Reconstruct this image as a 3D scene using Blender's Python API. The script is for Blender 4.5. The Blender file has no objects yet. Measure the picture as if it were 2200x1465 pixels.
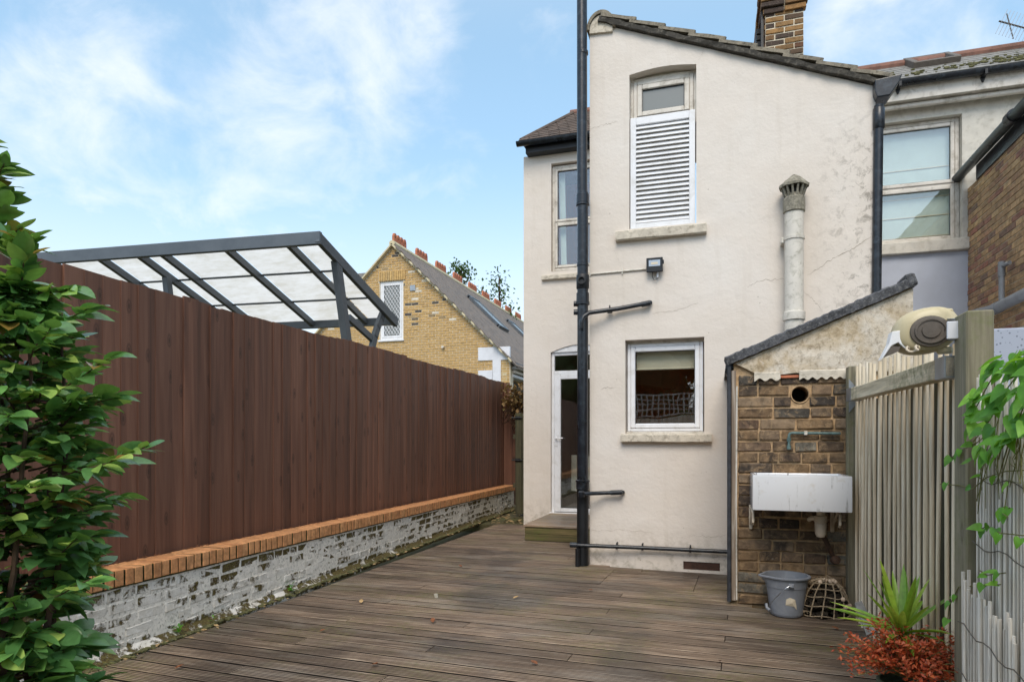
import bpy, bmesh, math, random
from mathutils import Vector, Matrix, Euler
from mathutils.geometry import tessellate_polygon
from mathutils import noise as mnoise
random.seed(7)
R = random.Random(11)
SC = bpy.context.scene
COL = SC.collection
# ------------------------------------------------------------------ camera
H = 1.35                     # eye height
F = 1412.0                   # focal length in photo pixels (2200 wide)
YH = 948.0                   # horizon row
TH = math.radians(17.3)
S_, C_ = math.sin(TH), math.cos(TH)
cam = bpy.data.objects.new('camera', bpy.data.cameras.new('camera'))
COL.objects.link(cam)
cam.location = (0, 0, H)
cam.rotation_euler = (math.radians(90), 0, TH)
cam.data.sensor_width = 36.0
cam.data.lens = F / 2200 * 36
cam.data.shift_y = (YH - 732.5) / 2200
cam.data.clip_start = 0.05
cam.data.clip_end = 3000
SC.camera = cam
# ------------------------------------------------------------------ light
SUN_EL, SUN_AZ = math.radians(48), math.radians(174)   # compass azimuth (from +Y, clockwise) the sun stands at
sun = bpy.data.objects.new('sun', bpy.data.lights.new('sun', 'SUN'))
COL.objects.link(sun)
sun.data.energy = 1.45
sun.data.angle = math.radians(30)
sun.data.color = (1.0, 0.90, 0.77)
sd = Vector((math.sin(SUN_AZ) * math.cos(SUN_EL), math.cos(SUN_AZ) * math.cos(SUN_EL), math.sin(SUN_EL)))
sun.rotation_euler = sd.to_track_quat('Z', 'Y').to_euler()
SC.view_settings.view_transform = 'Standard'
SC.view_settings.look = 'None'
SC.view_settings.gamma = 1.0
SC.view_settings.exposure = 0.63


def ray(x, y):
    u = (x - 1100) / F
    return Vector((-S_ + C_ * u, C_ + S_ * u, (YH - y) / F))


def pY(x, y, Y):
    d = ray(x, y); t = Y / d.y
    return Vector((d.x * t, Y, H + d.z * t))


def pX(x, y, X):
    d = ray(x, y); t = X / d.x
    return Vector((X, d.y * t, H + d.z * t))


def pZ(x, y, Z):
    d = ray(x, y); t = (Z - H) / d.z
    return Vector((d.x * t, d.y * t, Z))


def pL(x, y, A, B):
    d = ray(x, y)
    nx, ny = (B[1] - A[1]), -(B[0] - A[0])
    t = (A[0] * nx + A[1] * ny) / (d.x * nx + d.y * ny)
    return Vector((d.x * t, d.y * t, H + d.z * t))


def lerp(a, b, t):
    return a + (b - a) * t


def hexc(h):
    h = h.lstrip('#')
    v = [int(h[i:i + 2], 16) / 255 for i in (0, 2, 4)]
    return tuple([(c / 12.92 if c <= .04045 else ((c + .055) / 1.055) ** 2.4) for c in v] + [1.0])


# ------------------------------------------------------------------ node helper
class G:
    def __init__(s, nt):
        s.nt = nt; s.n = nt.nodes; s.l = nt.links

    def node(s, t, **kw):
        nd = s.n.new(t)
        for k, v in kw.items():
            setattr(nd, k, v)
        return nd

    def put(s, sock, v):
        if v is None:
            return
        if isinstance(v, bpy.types.NodeSocket):
            s.l.new(v, sock)
        else:
            if sock.type == 'RGBA' and not isinstance(v, (float, int)) and len(v) == 3:
                v = (*v, 1.0)
            if sock.type == 'RGBA' and isinstance(v, (float, int)):
                v = (v, v, v, 1)
            sock.default_value = v

    def pos(s):
        return s.node('ShaderNodeNewGeometry').outputs['Position']

    def obj(s):
        return s.node('ShaderNodeTexCoord').outputs['Object']

    def rand(s):
        return s.node('ShaderNodeObjectInfo').outputs['Random']

    def island(s):
        return s.node('ShaderNodeNewGeometry').outputs['Random Per Island']

    def scale(s, v, sc):
        n = s.node('ShaderNodeVectorMath', operation='MULTIPLY')
        s.put(n.inputs[0], v); n.inputs[1].default_value = sc
        return n.outputs[0]

    def addv(s, a, b):
        n = s.node('ShaderNodeVectorMath', operation='ADD')
        s.put(n.inputs[0], a); s.put(n.inputs[1], b)
        return n.outputs[0]

    def noise(s, v, scale, detail=4, rough=.55, dist=0.0):
        n = s.node('ShaderNodeTexNoise')
        s.put(n.inputs['Vector'], v); n.inputs['Scale'].default_value = scale
        n.inputs['Detail'].default_value = detail; n.inputs['Roughness'].default_value = rough
        n.inputs['Distortion'].default_value = dist
        return n.outputs[0]

    def voro(s, v, scale, feat='F1'):
        n = s.node('ShaderNodeTexVoronoi', feature=feat)
        s.put(n.inputs['Vector'], v); n.inputs['Scale'].default_value = scale
        return n

    def ramp(s, f, stops, interp='LINEAR'):
        n = s.node('ShaderNodeValToRGB'); s.put(n.inputs[0], f)
        cr = n.color_ramp; cr.interpolation = interp
        while len(cr.elements) < len(stops):
            cr.elements.new(.5)
        for e, (p, c) in zip(cr.elements, stops):
            e.position = p
            e.color = c if not isinstance(c, (int, float)) else (c, c, c, 1)
        return n.outputs[0]

    def mix(s, f, a, b, mode='MIX'):
        n = s.node('ShaderNodeMix', data_type='RGBA', blend_type=mode)
        s.put(n.inputs[0], f); s.put(n.inputs[6], a); s.put(n.inputs[7], b)
        return n.outputs[2]

    def math(s, op, a, b=None, c=None, clamp=False):
        n = s.node('ShaderNodeMath', operation=op, use_clamp=clamp)
        s.put(n.inputs[0], a); s.put(n.inputs[1], b); s.put(n.inputs[2], c)
        return n.outputs[0]

    def sep(s, v):
        n = s.node('ShaderNodeSeparateXYZ'); s.put(n.inputs[0], v)
        return n.outputs

    def comb(s, x, y, z):
        n = s.node('ShaderNodeCombineXYZ'); s.put(n.inputs[0], x); s.put(n.inputs[1], y); s.put(n.inputs[2], z)
        return n.outputs[0]

    def maprange(s, v, a, b, c=0.0, d=1.0, smooth=True):
        n = s.node('ShaderNodeMapRange')
        if smooth:
            n.interpolation_type = 'SMOOTHSTEP'
        s.put(n.inputs[0], v)
        for i, q in enumerate((a, b, c, d)):
            n.inputs[1 + i].default_value = q
        return n.outputs[0]

    def bump(s, h, strength=.5, dist=.01, normal=None):
        n = s.node('ShaderNodeBump')
        n.inputs['Strength'].default_value = strength; n.inputs['Distance'].default_value = dist
        s.put(n.inputs['Height'], h)
        if normal is not None:
            s.put(n.inputs['Normal'], normal)
        return n.outputs[0]

    def hsv(s, col, h=.5, sa=1.0, v=1.0):
        n = s.node('ShaderNodeHueSaturation')
        s.put(n.inputs['Color'], col); s.put(n.inputs['Hue'], h); s.put(n.inputs['Saturation'], sa); s.put(n.inputs['Value'], v)
        return n.outputs[0]


MATS = {}


def mat(name, fn):
    m = bpy.data.materials.new(name); m.use_nodes = True
    g = G(m.node_tree)
    b = m.node_tree.nodes['Principled BSDF']
    r = fn(g, b)
    if isinstance(r, dict):
        for k, v in r.items():
            g.put(b.inputs[k], v)
    MATS[name] = m
    return m


def simple(name, col, rough=.6, metal=0.0, var=.12, nscale=6.0, bump=.0, bscale=80, dirt=None):
    c = hexc(col) if isinstance(col, str) else col

    def fn(g, b):
        p = g.pos()
        n = g.noise(p, nscale, 5, .6)
        v = g.maprange(n, .3, .7, 1 - var, 1 + var)
        colr = g.hsv(c, v=v)
        if dirt:
            d = g.ramp(g.noise(p, nscale * 2.3, 6, .65, .4), [(.5, 0), (.68, 1)])
            colr = g.mix(g.math('MULTIPLY', d, dirt[1]), colr, hexc(dirt[0]))
        out = {'Base Color': colr, 'Roughness': g.maprange(n, .2, .8, rough * .85, min(1, rough * 1.15)), 'Metallic': metal}
        if bump:
            out['Normal'] = g.bump(g.noise(p, bscale, 4), bump, .004)
        return out
    return mat(name, fn)


# ------------------------------------------------------------------ world
W = bpy.data.worlds.new('World'); SC.world = W; W.use_nodes = True


def build_world():
    g = G(W.node_tree)
    bg = W.node_tree.nodes['Background']
    sky = g.node('ShaderNodeTexSky', sky_type='NISHITA')
    sky.sun_disc = False; sky.sun_elevation = SUN_EL; sky.sun_rotation = SUN_AZ
    sky.air_density = 1.0; sky.dust_density = 1.2; sky.ozone_density = 1.6; sky.altitude = 50
    d = g.node('ShaderNodeTexCoord').outputs['Generated']
    sx, sy, sz = g.sep(d)
    # cloud layer: wisps drawn on a high flat sheet, so they shrink towards the horizon
    inv = g.math('DIVIDE', 1.0, g.math('ADD', g.math('MAXIMUM', sz, 0.0), .22))
    cv = g.comb(g.math('MULTIPLY', sx, inv), g.math('MULTIPLY', sy, inv), 0.0)
    cvs = g.scale(cv, (1.0, 1.0, 1.0))
    n1 = g.noise(cvs, 2.4, 9, .60, .35)
    n2 = g.noise(g.scale(d, (4.0, 4.0, 5.0)), 2.2, 7, .60, .4)
    blobs = None
    for (px, py, r, a) in [(210, 90, .14, .55), (400, 50, .16, .40), (760, 130, .17, .85), (620, 160, .16, .5), (900, 40, .12, .55), (1010, 190, .16, .18),
                           (130, 260, .13, .85), (40, 330, .12, .5), (540, 385, .17, .75), (330, 350, .13, .35), (700, 420, .15, .5), (730, 520, .07, .5), (470, 470, .18, .40), (150, 470, .2, .3), (1180, 60, .07, .5),
                           (1900, 60, .13, .75), (2120, 90, .13, .7), (1780, 10, .1, .4), (1000, 480, .2, .3)]:
        v = ray(px, py).normalized()
        dn = g.node('ShaderNodeVectorMath', operation='DISTANCE')
        g.put(dn.inputs[0], d); dn.inputs[1].default_value = v
        k = g.maprange(dn.outputs['Value'], 0.0, r * 1.05, a, 0.0)
        blobs = k if blobs is None else g.math('ADD', blobs, k)
    m = g.math('ADD', g.math('MULTIPLY', n1, .62), g.math('MULTIPLY', n2, .75))
    m = g.math('ADD', m, g.math('MULTIPLY', g.math('SUBTRACT', g.math('MINIMUM', blobs, .85), .22), .38))
    cl = g.maprange(m, .70, 1.20, 0.0, .74, True)
    low = g.maprange(sz, .02, .42, 1.0, 0.0)
    cl = g.math('MAXIMUM', cl, g.math('MULTIPLY', low, .70))
    cl = g.math('MAXIMUM', cl, g.maprange(sz, .50, .85, 0.0, .75))  # unseen overhead haze, added to whiten and lift the fill light
    col = g.mix(cl, g.mix(.45, g.hsv(sky.outputs[0], .484, .90, 1.22), (2.0, 3.25, 4.5, 1)), (5.0, 5.1, 5.2, 1))
    g.put(bg.inputs[0], col)
    bg.inputs[1].default_value = .148


build_world()

# ------------------------------------------------------------------ materials
def m_cream(g, b):
    p = g.pos()
    n = g.noise(p, .9, 6, .6, .3)
    c = g.ramp(n, [(.3, hexc('#d6ccc0')), (.5, hexc('#dcd3c9')), (.72, hexc('#e0d9d1'))])
    sx, sy, sz = g.sep(p)
    # grime that has washed down in streaks and gathered on the right-hand corner and at the foot
    st = g.noise(g.scale(p, (7.0, 7.0, .8)), 1.0, 6, .65)
    corner = g.maprange(sx, .75, 1.6, 0.0, 1.0)
    midz = g.math('MULTIPLY', g.maprange(sz, 1.8, 2.8), g.maprange(sz, 4.9, 3.9))
    spk = g.ramp(g.noise(p, 11.0, 9, .72, .5), [(.52, 0), (.64, 1)])
    d1 = g.math('MULTIPLY', g.math('MULTIPLY', corner, midz), spk)
    c = g.mix(g.math('MULTIPLY', d1, .75), c, hexc('#6d665b'))
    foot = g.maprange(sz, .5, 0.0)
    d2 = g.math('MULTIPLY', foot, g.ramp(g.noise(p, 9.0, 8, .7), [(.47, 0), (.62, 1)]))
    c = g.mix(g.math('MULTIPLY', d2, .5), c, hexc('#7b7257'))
    d3 = g.ramp(st, [(.55, 0), (.78, 1)])
    c = g.mix(g.math('MULTIPLY', d3, .15), c, hexc('#a3947c'))
    # pits and chips
    v = g.voro(p, 9.0)
    pit = g.ramp(v.outputs['Distance'], [(.045, 1), (.075, 0)])
    pm = g.ramp(g.noise(p, 2.2, 3), [(.52, 0), (.6, 1)])
    c = g.mix(g.math('MULTIPLY', g.math('MULTIPLY', pit, pm), .5), c, hexc('#8b7f6f'))
    # hairline cracks
    e = g.voro(g.addv(p, g.scale(g.node('ShaderNodeTexNoise').outputs[1], (.25, .25, .25))), .85, 'DISTANCE_TO_EDGE').outputs['Distance']
    cr = g.math('MULTIPLY', g.ramp(e, [(0.0, 1), (.006, 0)]), g.ramp(g.noise(p, .8, 3, .5), [(.53, 0), (.60, 1)]))
    c = g.mix(g.math('MULTIPLY', cr, .0), c, hexc('#8a7c69'))
    h = g.math('ADD', g.math('MULTIPLY', g.noise(p, 3.2, 5, .55), 2.0), g.math('MULTIPLY', g.noise(p, 30.0, 5, .6), .35))
    h = g.math('SUBTRACT', h, g.math('MULTIPLY', cr, .0))
    return {'Base Color': c, 'Roughness': .82, 'Normal': g.bump(h, .40, .018)}


mat('cream_render', m_cream)


def brick_mat(name, stops, rough=.9, spots=.35, dark='#2d2723', nb=.6, smear=0):
    def fn(g, b):
        p = g.pos()
        r = g.rand()
        c = g.ramp(r, [(q, hexc(h)) for q, h in stops])
        n = g.noise(p, 18.0, 7, .68, .3)
        c = g.hsv(c, v=g.maprange(n, .25, .75, .62, 1.32))
        n2 = g.noise(p, 6.0, 6, .65, .5)
        c = g.mix(g.math('MULTIPLY', g.ramp(n2, [(.52, 0), (.66, 1)]), spots), c, hexc(dark))
        n3 = g.noise(p, 42.0, 5, .7)
        c = g.mix(g.math('MULTIPLY', g.ramp(g.noise(p, 1.7, 5, .65, .5), [(.48, 0), (.62, 1)]), spots * .5), c, g.hsv(c, sa=.7, v=.5))
        c = g.mix(g.math('MULTIPLY', g.ramp(n3, [(.60, 0), (.72, 1)]), .35), c, hexc('#c9bca6'))
        if smear:
            sm = g.ramp(g.noise(g.addv(p, (3, 1, 7)), 13.0, 9, .74, .8), [(.53, 0), (.60, 1)])
            c = g.mix(g.math('MULTIPLY', sm, smear), c, g.mix(g.noise(p, 3, 3), hexc('#8d7453'), hexc('#b89c7a')))
        return {'Base Color': c, 'Roughness': rough, 'Normal': g.bump(g.math('ADD', n, g.math('MULTIPLY', n3, .6)), nb, .008)}
    return mat(name, fn)


brick_mat('stock_brick', [(0, '#4b4036'), (.16, '#796147'), (.32, '#8f7454'), (.46, '#54463b'), (.6, '#8f7960'), (.76, '#66503f'), (.88, '#3f3832'), (1, '#8b8577')], spots=.85, smear=.55, nb=1.0)
brick_mat('right_brick', [(0, '#ab8d6c'), (.3, '#c4a277'), (.5, '#a17e66'), (.7, '#ccac80'), (.85, '#a97765'), (1, '#8a7464')], spots=.28)
brick_mat('chimney_brick', [(0, '#6b5036'), (.3, '#8d6d45'), (.45, '#3d3431'), (.62, '#a17a48'), (.8, '#6c4a34'), (1, '#39322e')], spots=.3)
brick_mat('coping_brick', [(0, '#c08455'), (.5, '#d09664'), (1, '#c88a59')], spots=.12, dark='#5b4a2c', nb=.35)


def m_yellow(g, b):
    p = g.pos(); r = g.rand()
    c = g.ramp(r, [(0, hexc('#b3925f')), (.35, hexc('#c6a56d')), (.7, hexc('#bd9961')), (.90, hexc('#b59a6c')), (.915, hexc('#4a4541')), (.965, hexc('#58524b')), (.97, hexc('#d3c8b4')), (1, hexc('#d8cfbf'))])
    n = g.noise(p, 14, 5, .6)
    c = g.hsv(c, v=g.maprange(n, .25, .75, .8, 1.2))
    return {'Base Color': c, 'Roughness': .9, 'Normal': g.bump(n, .3, .006)}


mat('yellow_brick', m_yellow)


def m_mortar(g, b):
    p = g.pos()
    n = g.noise(p, 25, 6, .7)
    c = g.ramp(g.noise(p, 3.0, 5, .6), [(.3, hexc('#937857')), (.5, hexc('#c4a47e')), (.7, hexc('#a08c70'))])
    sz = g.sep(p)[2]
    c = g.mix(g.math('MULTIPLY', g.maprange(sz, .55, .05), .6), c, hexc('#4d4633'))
    c = g.hsv(c, v=g.maprange(n, .3, .7, .7, 1.2))
    return {'Base Color': c, 'Roughness': .95, 'Normal': g.bump(n, .8, .012)}


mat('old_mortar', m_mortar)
simple('pale_mortar', '#d3c8b2', .9, var=.15, nscale=12, bump=.3)


def m_painted(g, b):
    p = g.pos()
    big = g.noise(p, 1.6, 4, .6)
    fine = g.noise(p, 10.0, 10, .74, .5)
    rb = g.math('MULTIPLY', g.math('SUBTRACT', g.rand(), .5), .10)
    f2 = g.noise(p, 60.0, 5, .7)
    sx, sy, sz = g.sep(p)
    top = g.maprange(sz, .24, .42, 0.0, .13)
    bot = g.maprange(sz, .12, .0, 0.0, .12)
    far = g.maprange(sy, 3.5, 7.5, -.03, .07)
    w = g.math('ADD', rb, g.math('ADD', g.math('ADD', fine, g.math('MULTIPLY', big, .55)), g.math('ADD', g.math('ADD', top, bot), far)))
    mask = g.ramp(g.math('MULTIPLY', w, .7), [(.575, 0), (.62, 1)])
    white = g.ramp(g.noise(p, 9.0, 6, .6), [(.3, hexc('#d4ccbe')), (.6, hexc('#f0eae0'))])
    mossc = g.ramp(f2, [(.35, hexc('#3a2e16')), (.52, hexc('#5f5028')), (.70, hexc('#77763a'))])
    c = g.mix(mask, white, mossc)
    h = g.math('SUBTRACT', g.math('ADD', g.math('MULTIPLY', fine, 1.0), g.math('MULTIPLY', f2, .4)), g.math('MULTIPLY', mask, .5))
    return {'Base Color': c, 'Roughness': .85, 'Normal': g.bump(h, .9, .012)}


mat('painted_brick', m_painted)
simple('painted_joint', '#efe8dc', .85, var=.1, nscale=20, bump=.6, dirt=('#5b5230', .6))


def wood_mat(name, c0, c1, c2, axis, gs=14, kx=5.5, fgc=.19, rough=.75, knots=True, moss=None, wet=False, varr=.22, nb=.35):
    def fn(g, b):
        p = g.pos()
        r = g.rand()
        off = g.scale(g.comb(r, r, r), (37.0, 23.0, 51.0))
        q = g.addv(p, off)
        st = [gs, gs, gs]; st[axis] = gs * (.055 if not wet else .045)
        gr = g.noise(g.scale(q, tuple(st)), 1.0, 8, .62, 1.2)
        st2 = [gs * 6, gs * 6, gs * 6]; st2[axis] = gs * (.25 if not wet else .12)
        fg = g.noise(g.scale(q, tuple(st2)), 1.0, 4, .6)
        c = g.ramp(gr, [(.28, hexc(c0)), (.5, hexc(c1)), (.72, hexc(c2))])
        c = g.hsv(c, v=g.math('MULTIPLY', g.maprange(r, 0, 1, 1 - varr, 1 + varr, False), g.maprange(fg, .25, .75, 1 - fgc, 1 + fgc)))
        if knots:
            ks = [kx, 5.5, 5.5]; ks[axis] = 2.2
            if kx < 1:
                qq = g.sep(g.scale(q, (1, 5.5, 2.4))); v = g.voro(g.comb(qq[1], qq[2], 0.0), 1.0); v.voronoi_dimensions = '2D'
            else:
                v = g.voro(g.scale(q, tuple(ks)), 1.0)
            kn = g.ramp(v.outputs['Distance'], [(.03, 1), (.07, .3), (.10, .75), (.14, 0)])
            km = g.math('GREATER_THAN', g.sep(v.outputs['Color'])[0], .45)
            c = g.mix(g.math('MULTIPLY', g.math('MULTIPLY', kn, km), .8), c, g.hsv(hexc(c0), v=.55))
        out = {}
        if moss:
            mn = g.math('MULTIPLY', g.ramp(g.noise(p, 1.2, 5, .6, .4), [(.47, 0), (.62, 1)]), g.ramp(g.noise(p, 24.0, 6, .7), [(.42, 0), (.62, 1)]))
            c = g.mix(g.math('MULTIPLY', mn, moss[1]), c, hexc(moss[0]))
        rr = rough
        if wet:
            pa = g.noise(p, .75, 5, .6, .6)
            bl = g.ramp(pa, [(.42, 1), (.54, 0)])
            c = g.mix(g.math('MULTIPLY', bl, .72), c, g.hsv(c, sa=.85, v=.45))
            pale = g.ramp(g.noise(g.scale(g.addv(p, (5, 3, 0)), (.8, 3.0, 1.0)), 1.1, 6, .65, .4), [(.52, 0), (.66, 1)])
            c = g.mix(g.math('MULTIPLY', g.math('MULTIPLY', pale, g.ramp(fg, [(.4, .15), (.62, 1)])), .75), c, hexc('#a79d90'))
            rr = g.mix(bl, rough, rough * .62)
        out.update({'Base Color': c, 'Roughness': rr, 'Normal': g.bump(g.math('ADD', gr, g.math('MULTIPLY', fg, .5)), nb, .004)})
        return out
    return mat(name, fn)


wood_mat('fence_wood', '#4f3327', '#6f4a39', '#825c49', 2, gs=7, kx=.02, fgc=.10, rough=.6, varr=.22)
wood_mat('deck_wood', '#4e3f33', '#85705d', '#b8a590', 0, gs=34, rough=.62, wet=True, moss=('#77783c', .6), varr=.30, knots=False, nb=.7)
simple('deck_grime', '#1d1712', .9, var=.4, nscale=30)
wood_mat('step_wood', '#3a3320', '#5a5330', '#7a6748', 0, gs=10, rough=.7, moss=('#4f5a20', .8))
wood_mat('reed_wood', '#ac9a7d', '#dccdb3', '#efe6d4', 2, gs=16, rough=.7, knots=False, varr=.13, fgc=.12)
wood_mat('reed_pale', '#b8ae9e', '#e0d9cd', '#f0ece4', 2, gs=26, fgc=.12, rough=.6, knots=False, varr=.22)
wood_mat('post_wood', '#6a6351', '#918a73', '#aba48f', 2, gs=12, rough=.8, moss=('#6a7040', .5))
wood_mat('rail_wood', '#93866c', '#c4b79c', '#ddd2ba', 1, gs=14, rough=.8, moss=('#4d5722', .7), knots=False)
wood_mat('gate_wood', '#2c2b1f', '#45422f', '#5d573f', 2, gs=12, rough=.8, moss=('#4c5428', .5))
wood_mat('old_strip', '#4a3c30', '#8a7c6d', '#bdb7ae', 2, gs=16, rough=.8, knots=False)
simple('sill_stone', '#cbc2b2', .85, var=.16, nscale=9, bump=.7, bscale=45, dirt=('#6e6450', .55))
simple('white_upvc', '#e6e7ea', .32, var=.04, nscale=3, dirt=('#b9b6ad', .35))
simple('old_white_upvc', '#d2ccc2', .4, var=.08, nscale=4, dirt=('#8d8371', .6))
simple('black_pipe', '#1a1e25', .30, var=.3, nscale=7, bump=.15, bscale=30, dirt=('#4c5863', .35))
simple('iron_black', '#101318', .5, var=.3, nscale=7, bump=.4, bscale=60)
simple('black_plastic', '#14161a', .35, var=.1)
simple('concrete_tile', '#8a8273', .95, var=.25, nscale=14, bump=.9, bscale=60, dirt=('#37332b', .75))
simple('verge_dark', '#3b3833', .95, var=.3, nscale=14, bump=.8, bscale=60, dirt=('#8a8477', .4))
simple('clay_tile_dark', '#5d5048', .9, var=.3, nscale=9, bump=.5, dirt=('#3b3a35', .5))
simple('slate', '#85837f', .6, var=.3, nscale=9, bump=.3, dirt=('#555443', .5))
simple('far_slate', '#756a61', .75, var=.25, nscale=4, bump=.3)
simple('felt_capping', '#4b4c50', .95, var=.5, nscale=22, bump=1.0, bscale=90, dirt=('#a9a9a4', .35))
simple('blue_render', '#b6bdcb', .8, var=.06, nscale=3, bump=.2)
simple('flaky_render', '#cfcbc1', .85, var=.1, nscale=5, bump=.5, dirt=('#96907f', .4))
simple('terracotta', '#b06a4c', .8, var=.25, nscale=20)
simple('ridge_red', '#7d5a4d', .85, var=.25, nscale=9)
simple('verge_cream', '#cabf9f', .8, var=.12)
simple('canopy_metal', '#5a6066', .42, metal=.3, var=.12, nscale=4)
simple('galvanised', '#9fa5ab', .42, metal=.7, var=.15, nscale=14)
simple('grey_pipe', '#8f9398', .4, var=.12, nscale=5, dirt=('#5c5c58', .4))
simple('flue_white', '#d5d0c6', .6, var=.08, nscale=6, dirt=('#86836f', .55))
simple('flue_cap', '#8c877a', .95, var=.35, nscale=24, bump=1.0, dirt=('#5b5a3e', .6))
simple('white_paint', '#dcdfe6', .6, var=.05)
simple('blind_fabric', '#d9cdb6', .8, var=.04)
simple('pale_blind', '#cdd8d2', .8, var=.04)
simple('interior_wall', '#dd9468', .8, var=.1)
simple('interior_dim', '#b9ad9f', .8, var=.1)
simple('radiator_white', '#cfcbbf', .4)
simple('bucket_plastic', '#7f848d', .42, var=.07, nscale=5, dirt=('#a6a9ad', .3))
simple('bucket_inside', '#8e939c', .5, var=.07, nscale=5)
simple('hose_cream', '#c2b592', .38, var=.08, nscale=6, dirt=('#8d825f', .4))
simple('hose_grey', '#5c544c', .6, var=.15, nscale=20, bump=.3)
simple('trap_plastic', '#cbbda9', .45, var=.12, nscale=9)
simple('verdigris', '#56706f', .65, metal=.2, var=.3, nscale=30, dirt=('#9aa79f', .5))
simple('rust_iron', '#4a3a30', .85, var=.4, nscale=20, dirt=('#7d4f32', .6))
simple('wicker', '#9d8c74', .85, var=.35, nscale=30, dirt=('#54412f', .7))
simple('shell', '#c9b6a0', .6, var=.25, nscale=30, dirt=('#a15a34', .5))
simple('dry_moss', '#2c2419', .95, var=.5, nscale=30, bump=1.0)
simple('dead_leaf', '#7b4a2a', .75, var=.4, nscale=30)
simple('dead_leaf_pale', '#a98d62', .75, var=.3, nscale=30)
simple('bark', '#4f3b2c', .85, var=.3, nscale=20, bump=.6)
simple('green_twig', '#6a6a3b', .7, var=.3, nscale=20)
simple('pot_green', '#4e5f50', .5, var=.15)
simple('soil', '#2b221a', .95, var=.3, bump=.8)
simple('joint_moss', '#37351a', .95, var=.5, nscale=40, bump=.6, dirt=('#6d7a2c', .6))
simple('moss', '#5a5836', .95, var=.4, nscale=30, bump=1.0)
simple('air_brick', '#4a342b', .9, var=.3, nscale=20, bump=.5)
simple('aluminium', '#b7bcc2', .3, metal=.9, var=.08)
simple('wire', '#59544d', .5, metal=.5)
simple('lead_strip', '#2d3036', .6, var=.4, nscale=20, bump=.5)
simple('soffit_brown', '#b9a98d', .85, var=.12, nscale=8, dirt=('#7b6c52', .4))
simple('stone_chip', '#b9b5a8', .8)
simple('crack_grey', '#9c9080', .95, var=.3, nscale=30)


def m_gable(g, b):
    p = g.pos()
    a = g.noise(p, 2.6, 6, .62, .5)
    f = g.noise(p, 22.0, 9, .75, .3)
    c = g.ramp(a, [(.30, hexc('#8f7853')), (.40, hexc('#c0af94')), (.56, hexc('#d6cdbf')), (.70, hexc('#a98c64'))])
    c = g.mix(g.math('MULTIPLY', g.ramp(f, [(.5, 0), (.64, 1)]), .65), c, hexc('#76664f'))
    c = g.mix(g.math('MULTIPLY', g.ramp(f, [(.36, 1), (.46, 0)]), .55), c, hexc('#d5cdc1'))
    return {'Base Color': c, 'Roughness': .92, 'Normal': g.bump(g.math('ADD', f, a), .9, .012)}


mat('gable_render', m_gable)


def m_ceramic(g, b):
    p = g.pos()
    st = g.noise(g.scale(p, (34.0, 34.0, 2.2)), 1.0, 5, .65)
    msk = g.math('MULTIPLY', g.ramp(st, [(.57, 0), (.66, 1)]), g.ramp(g.noise(p, 7.0, 5, .6), [(.46, 0), (.58, 1)]))
    c = g.mix(g.math('MULTIPLY', msk, .75), hexc('#dcdee2'), hexc('#55534c'))
    n = g.noise(p, 12, 5, .6)
    c = g.mix(g.ramp(n, [(.58, 0), (.75, .4)]), c, hexc('#b9ad95'))
    return {'Base Color': c, 'Roughness': .16, 'Coat Weight': .4}


mat('ceramic', m_ceramic)


def m_glass(g, b):
    out = g.n['Material Output']
    gl = g.node('ShaderNodeBsdfGlossy'); gl.inputs['Roughness'].default_value = .015
    gl.inputs['Color'].default_value = (.95, .97, 1, 1)
    tr = g.node('ShaderNodeBsdfTransparent'); tr.inputs['Color'].default_value = (.95, .97, .96, 1)
    fr = g.node('ShaderNodeLayerWeight'); fr.inputs['Blend'].default_value = .5
    g.put(fr.inputs['Normal'], g.bump(g.noise(g.pos(), 1.6, 2), .12, .02))
    g.put(gl.inputs['Normal'], g.bump(g.noise(g.pos(), 1.6, 2), .12, .02))
    mx = g.node('ShaderNodeMixShader')
    g.put(mx.inputs[0], g.math('ADD', g.math('MULTIPLY', g.math('POWER', fr.outputs['Facing'], 5.0), .90), .11, clamp=True))
    g.l.new(tr.outputs[0], mx.inputs[1]); g.l.new(gl.outputs[0], mx.inputs[2])
    g.l.new(mx.outputs[0], out.inputs[0])


mat('glass', m_glass)


def m_frost(g, b):
    return {'Base Color': hexc('#7c807f'), 'Roughness': .25}


mat('frosted_glass', m_frost)


def m_poly(g, b):
    out = g.n['Material Output']
    p = g.pos()
    n = g.noise(g.scale(p, (1.5, 4, 1)), 2.0, 6, .65)
    c = g.ramp(n, [(.32, hexc('#e2dccf')), (.52, hexc('#f3efe8')), (.7, hexc('#fdfaf5'))])
    tl = g.node('ShaderNodeBsdfTranslucent'); g.put(tl.inputs[0], c)
    df = g.node('ShaderNodeBsdfDiffuse'); g.put(df.inputs[0], c)
    mx = g.node('ShaderNodeMixShader'); mx.inputs[0].default_value = .78
    g.l.new(df.outputs[0], mx.inputs[1]); g.l.new(tl.outputs[0], mx.inputs[2])
    tr = g.node('ShaderNodeBsdfTransparent'); tr.inputs[0].default_value = (1, 1, 1, 1)
    m2 = g.node('ShaderNodeMixShader'); m2.inputs[0].default_value = .03
    g.l.new(mx.outputs[0], m2.inputs[1]); g.l.new(tr.outputs[0], m2.inputs[2])
    g.l.new(m2.outputs[0], out.inputs[0])


mat('polycarbonate', m_poly)


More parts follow.
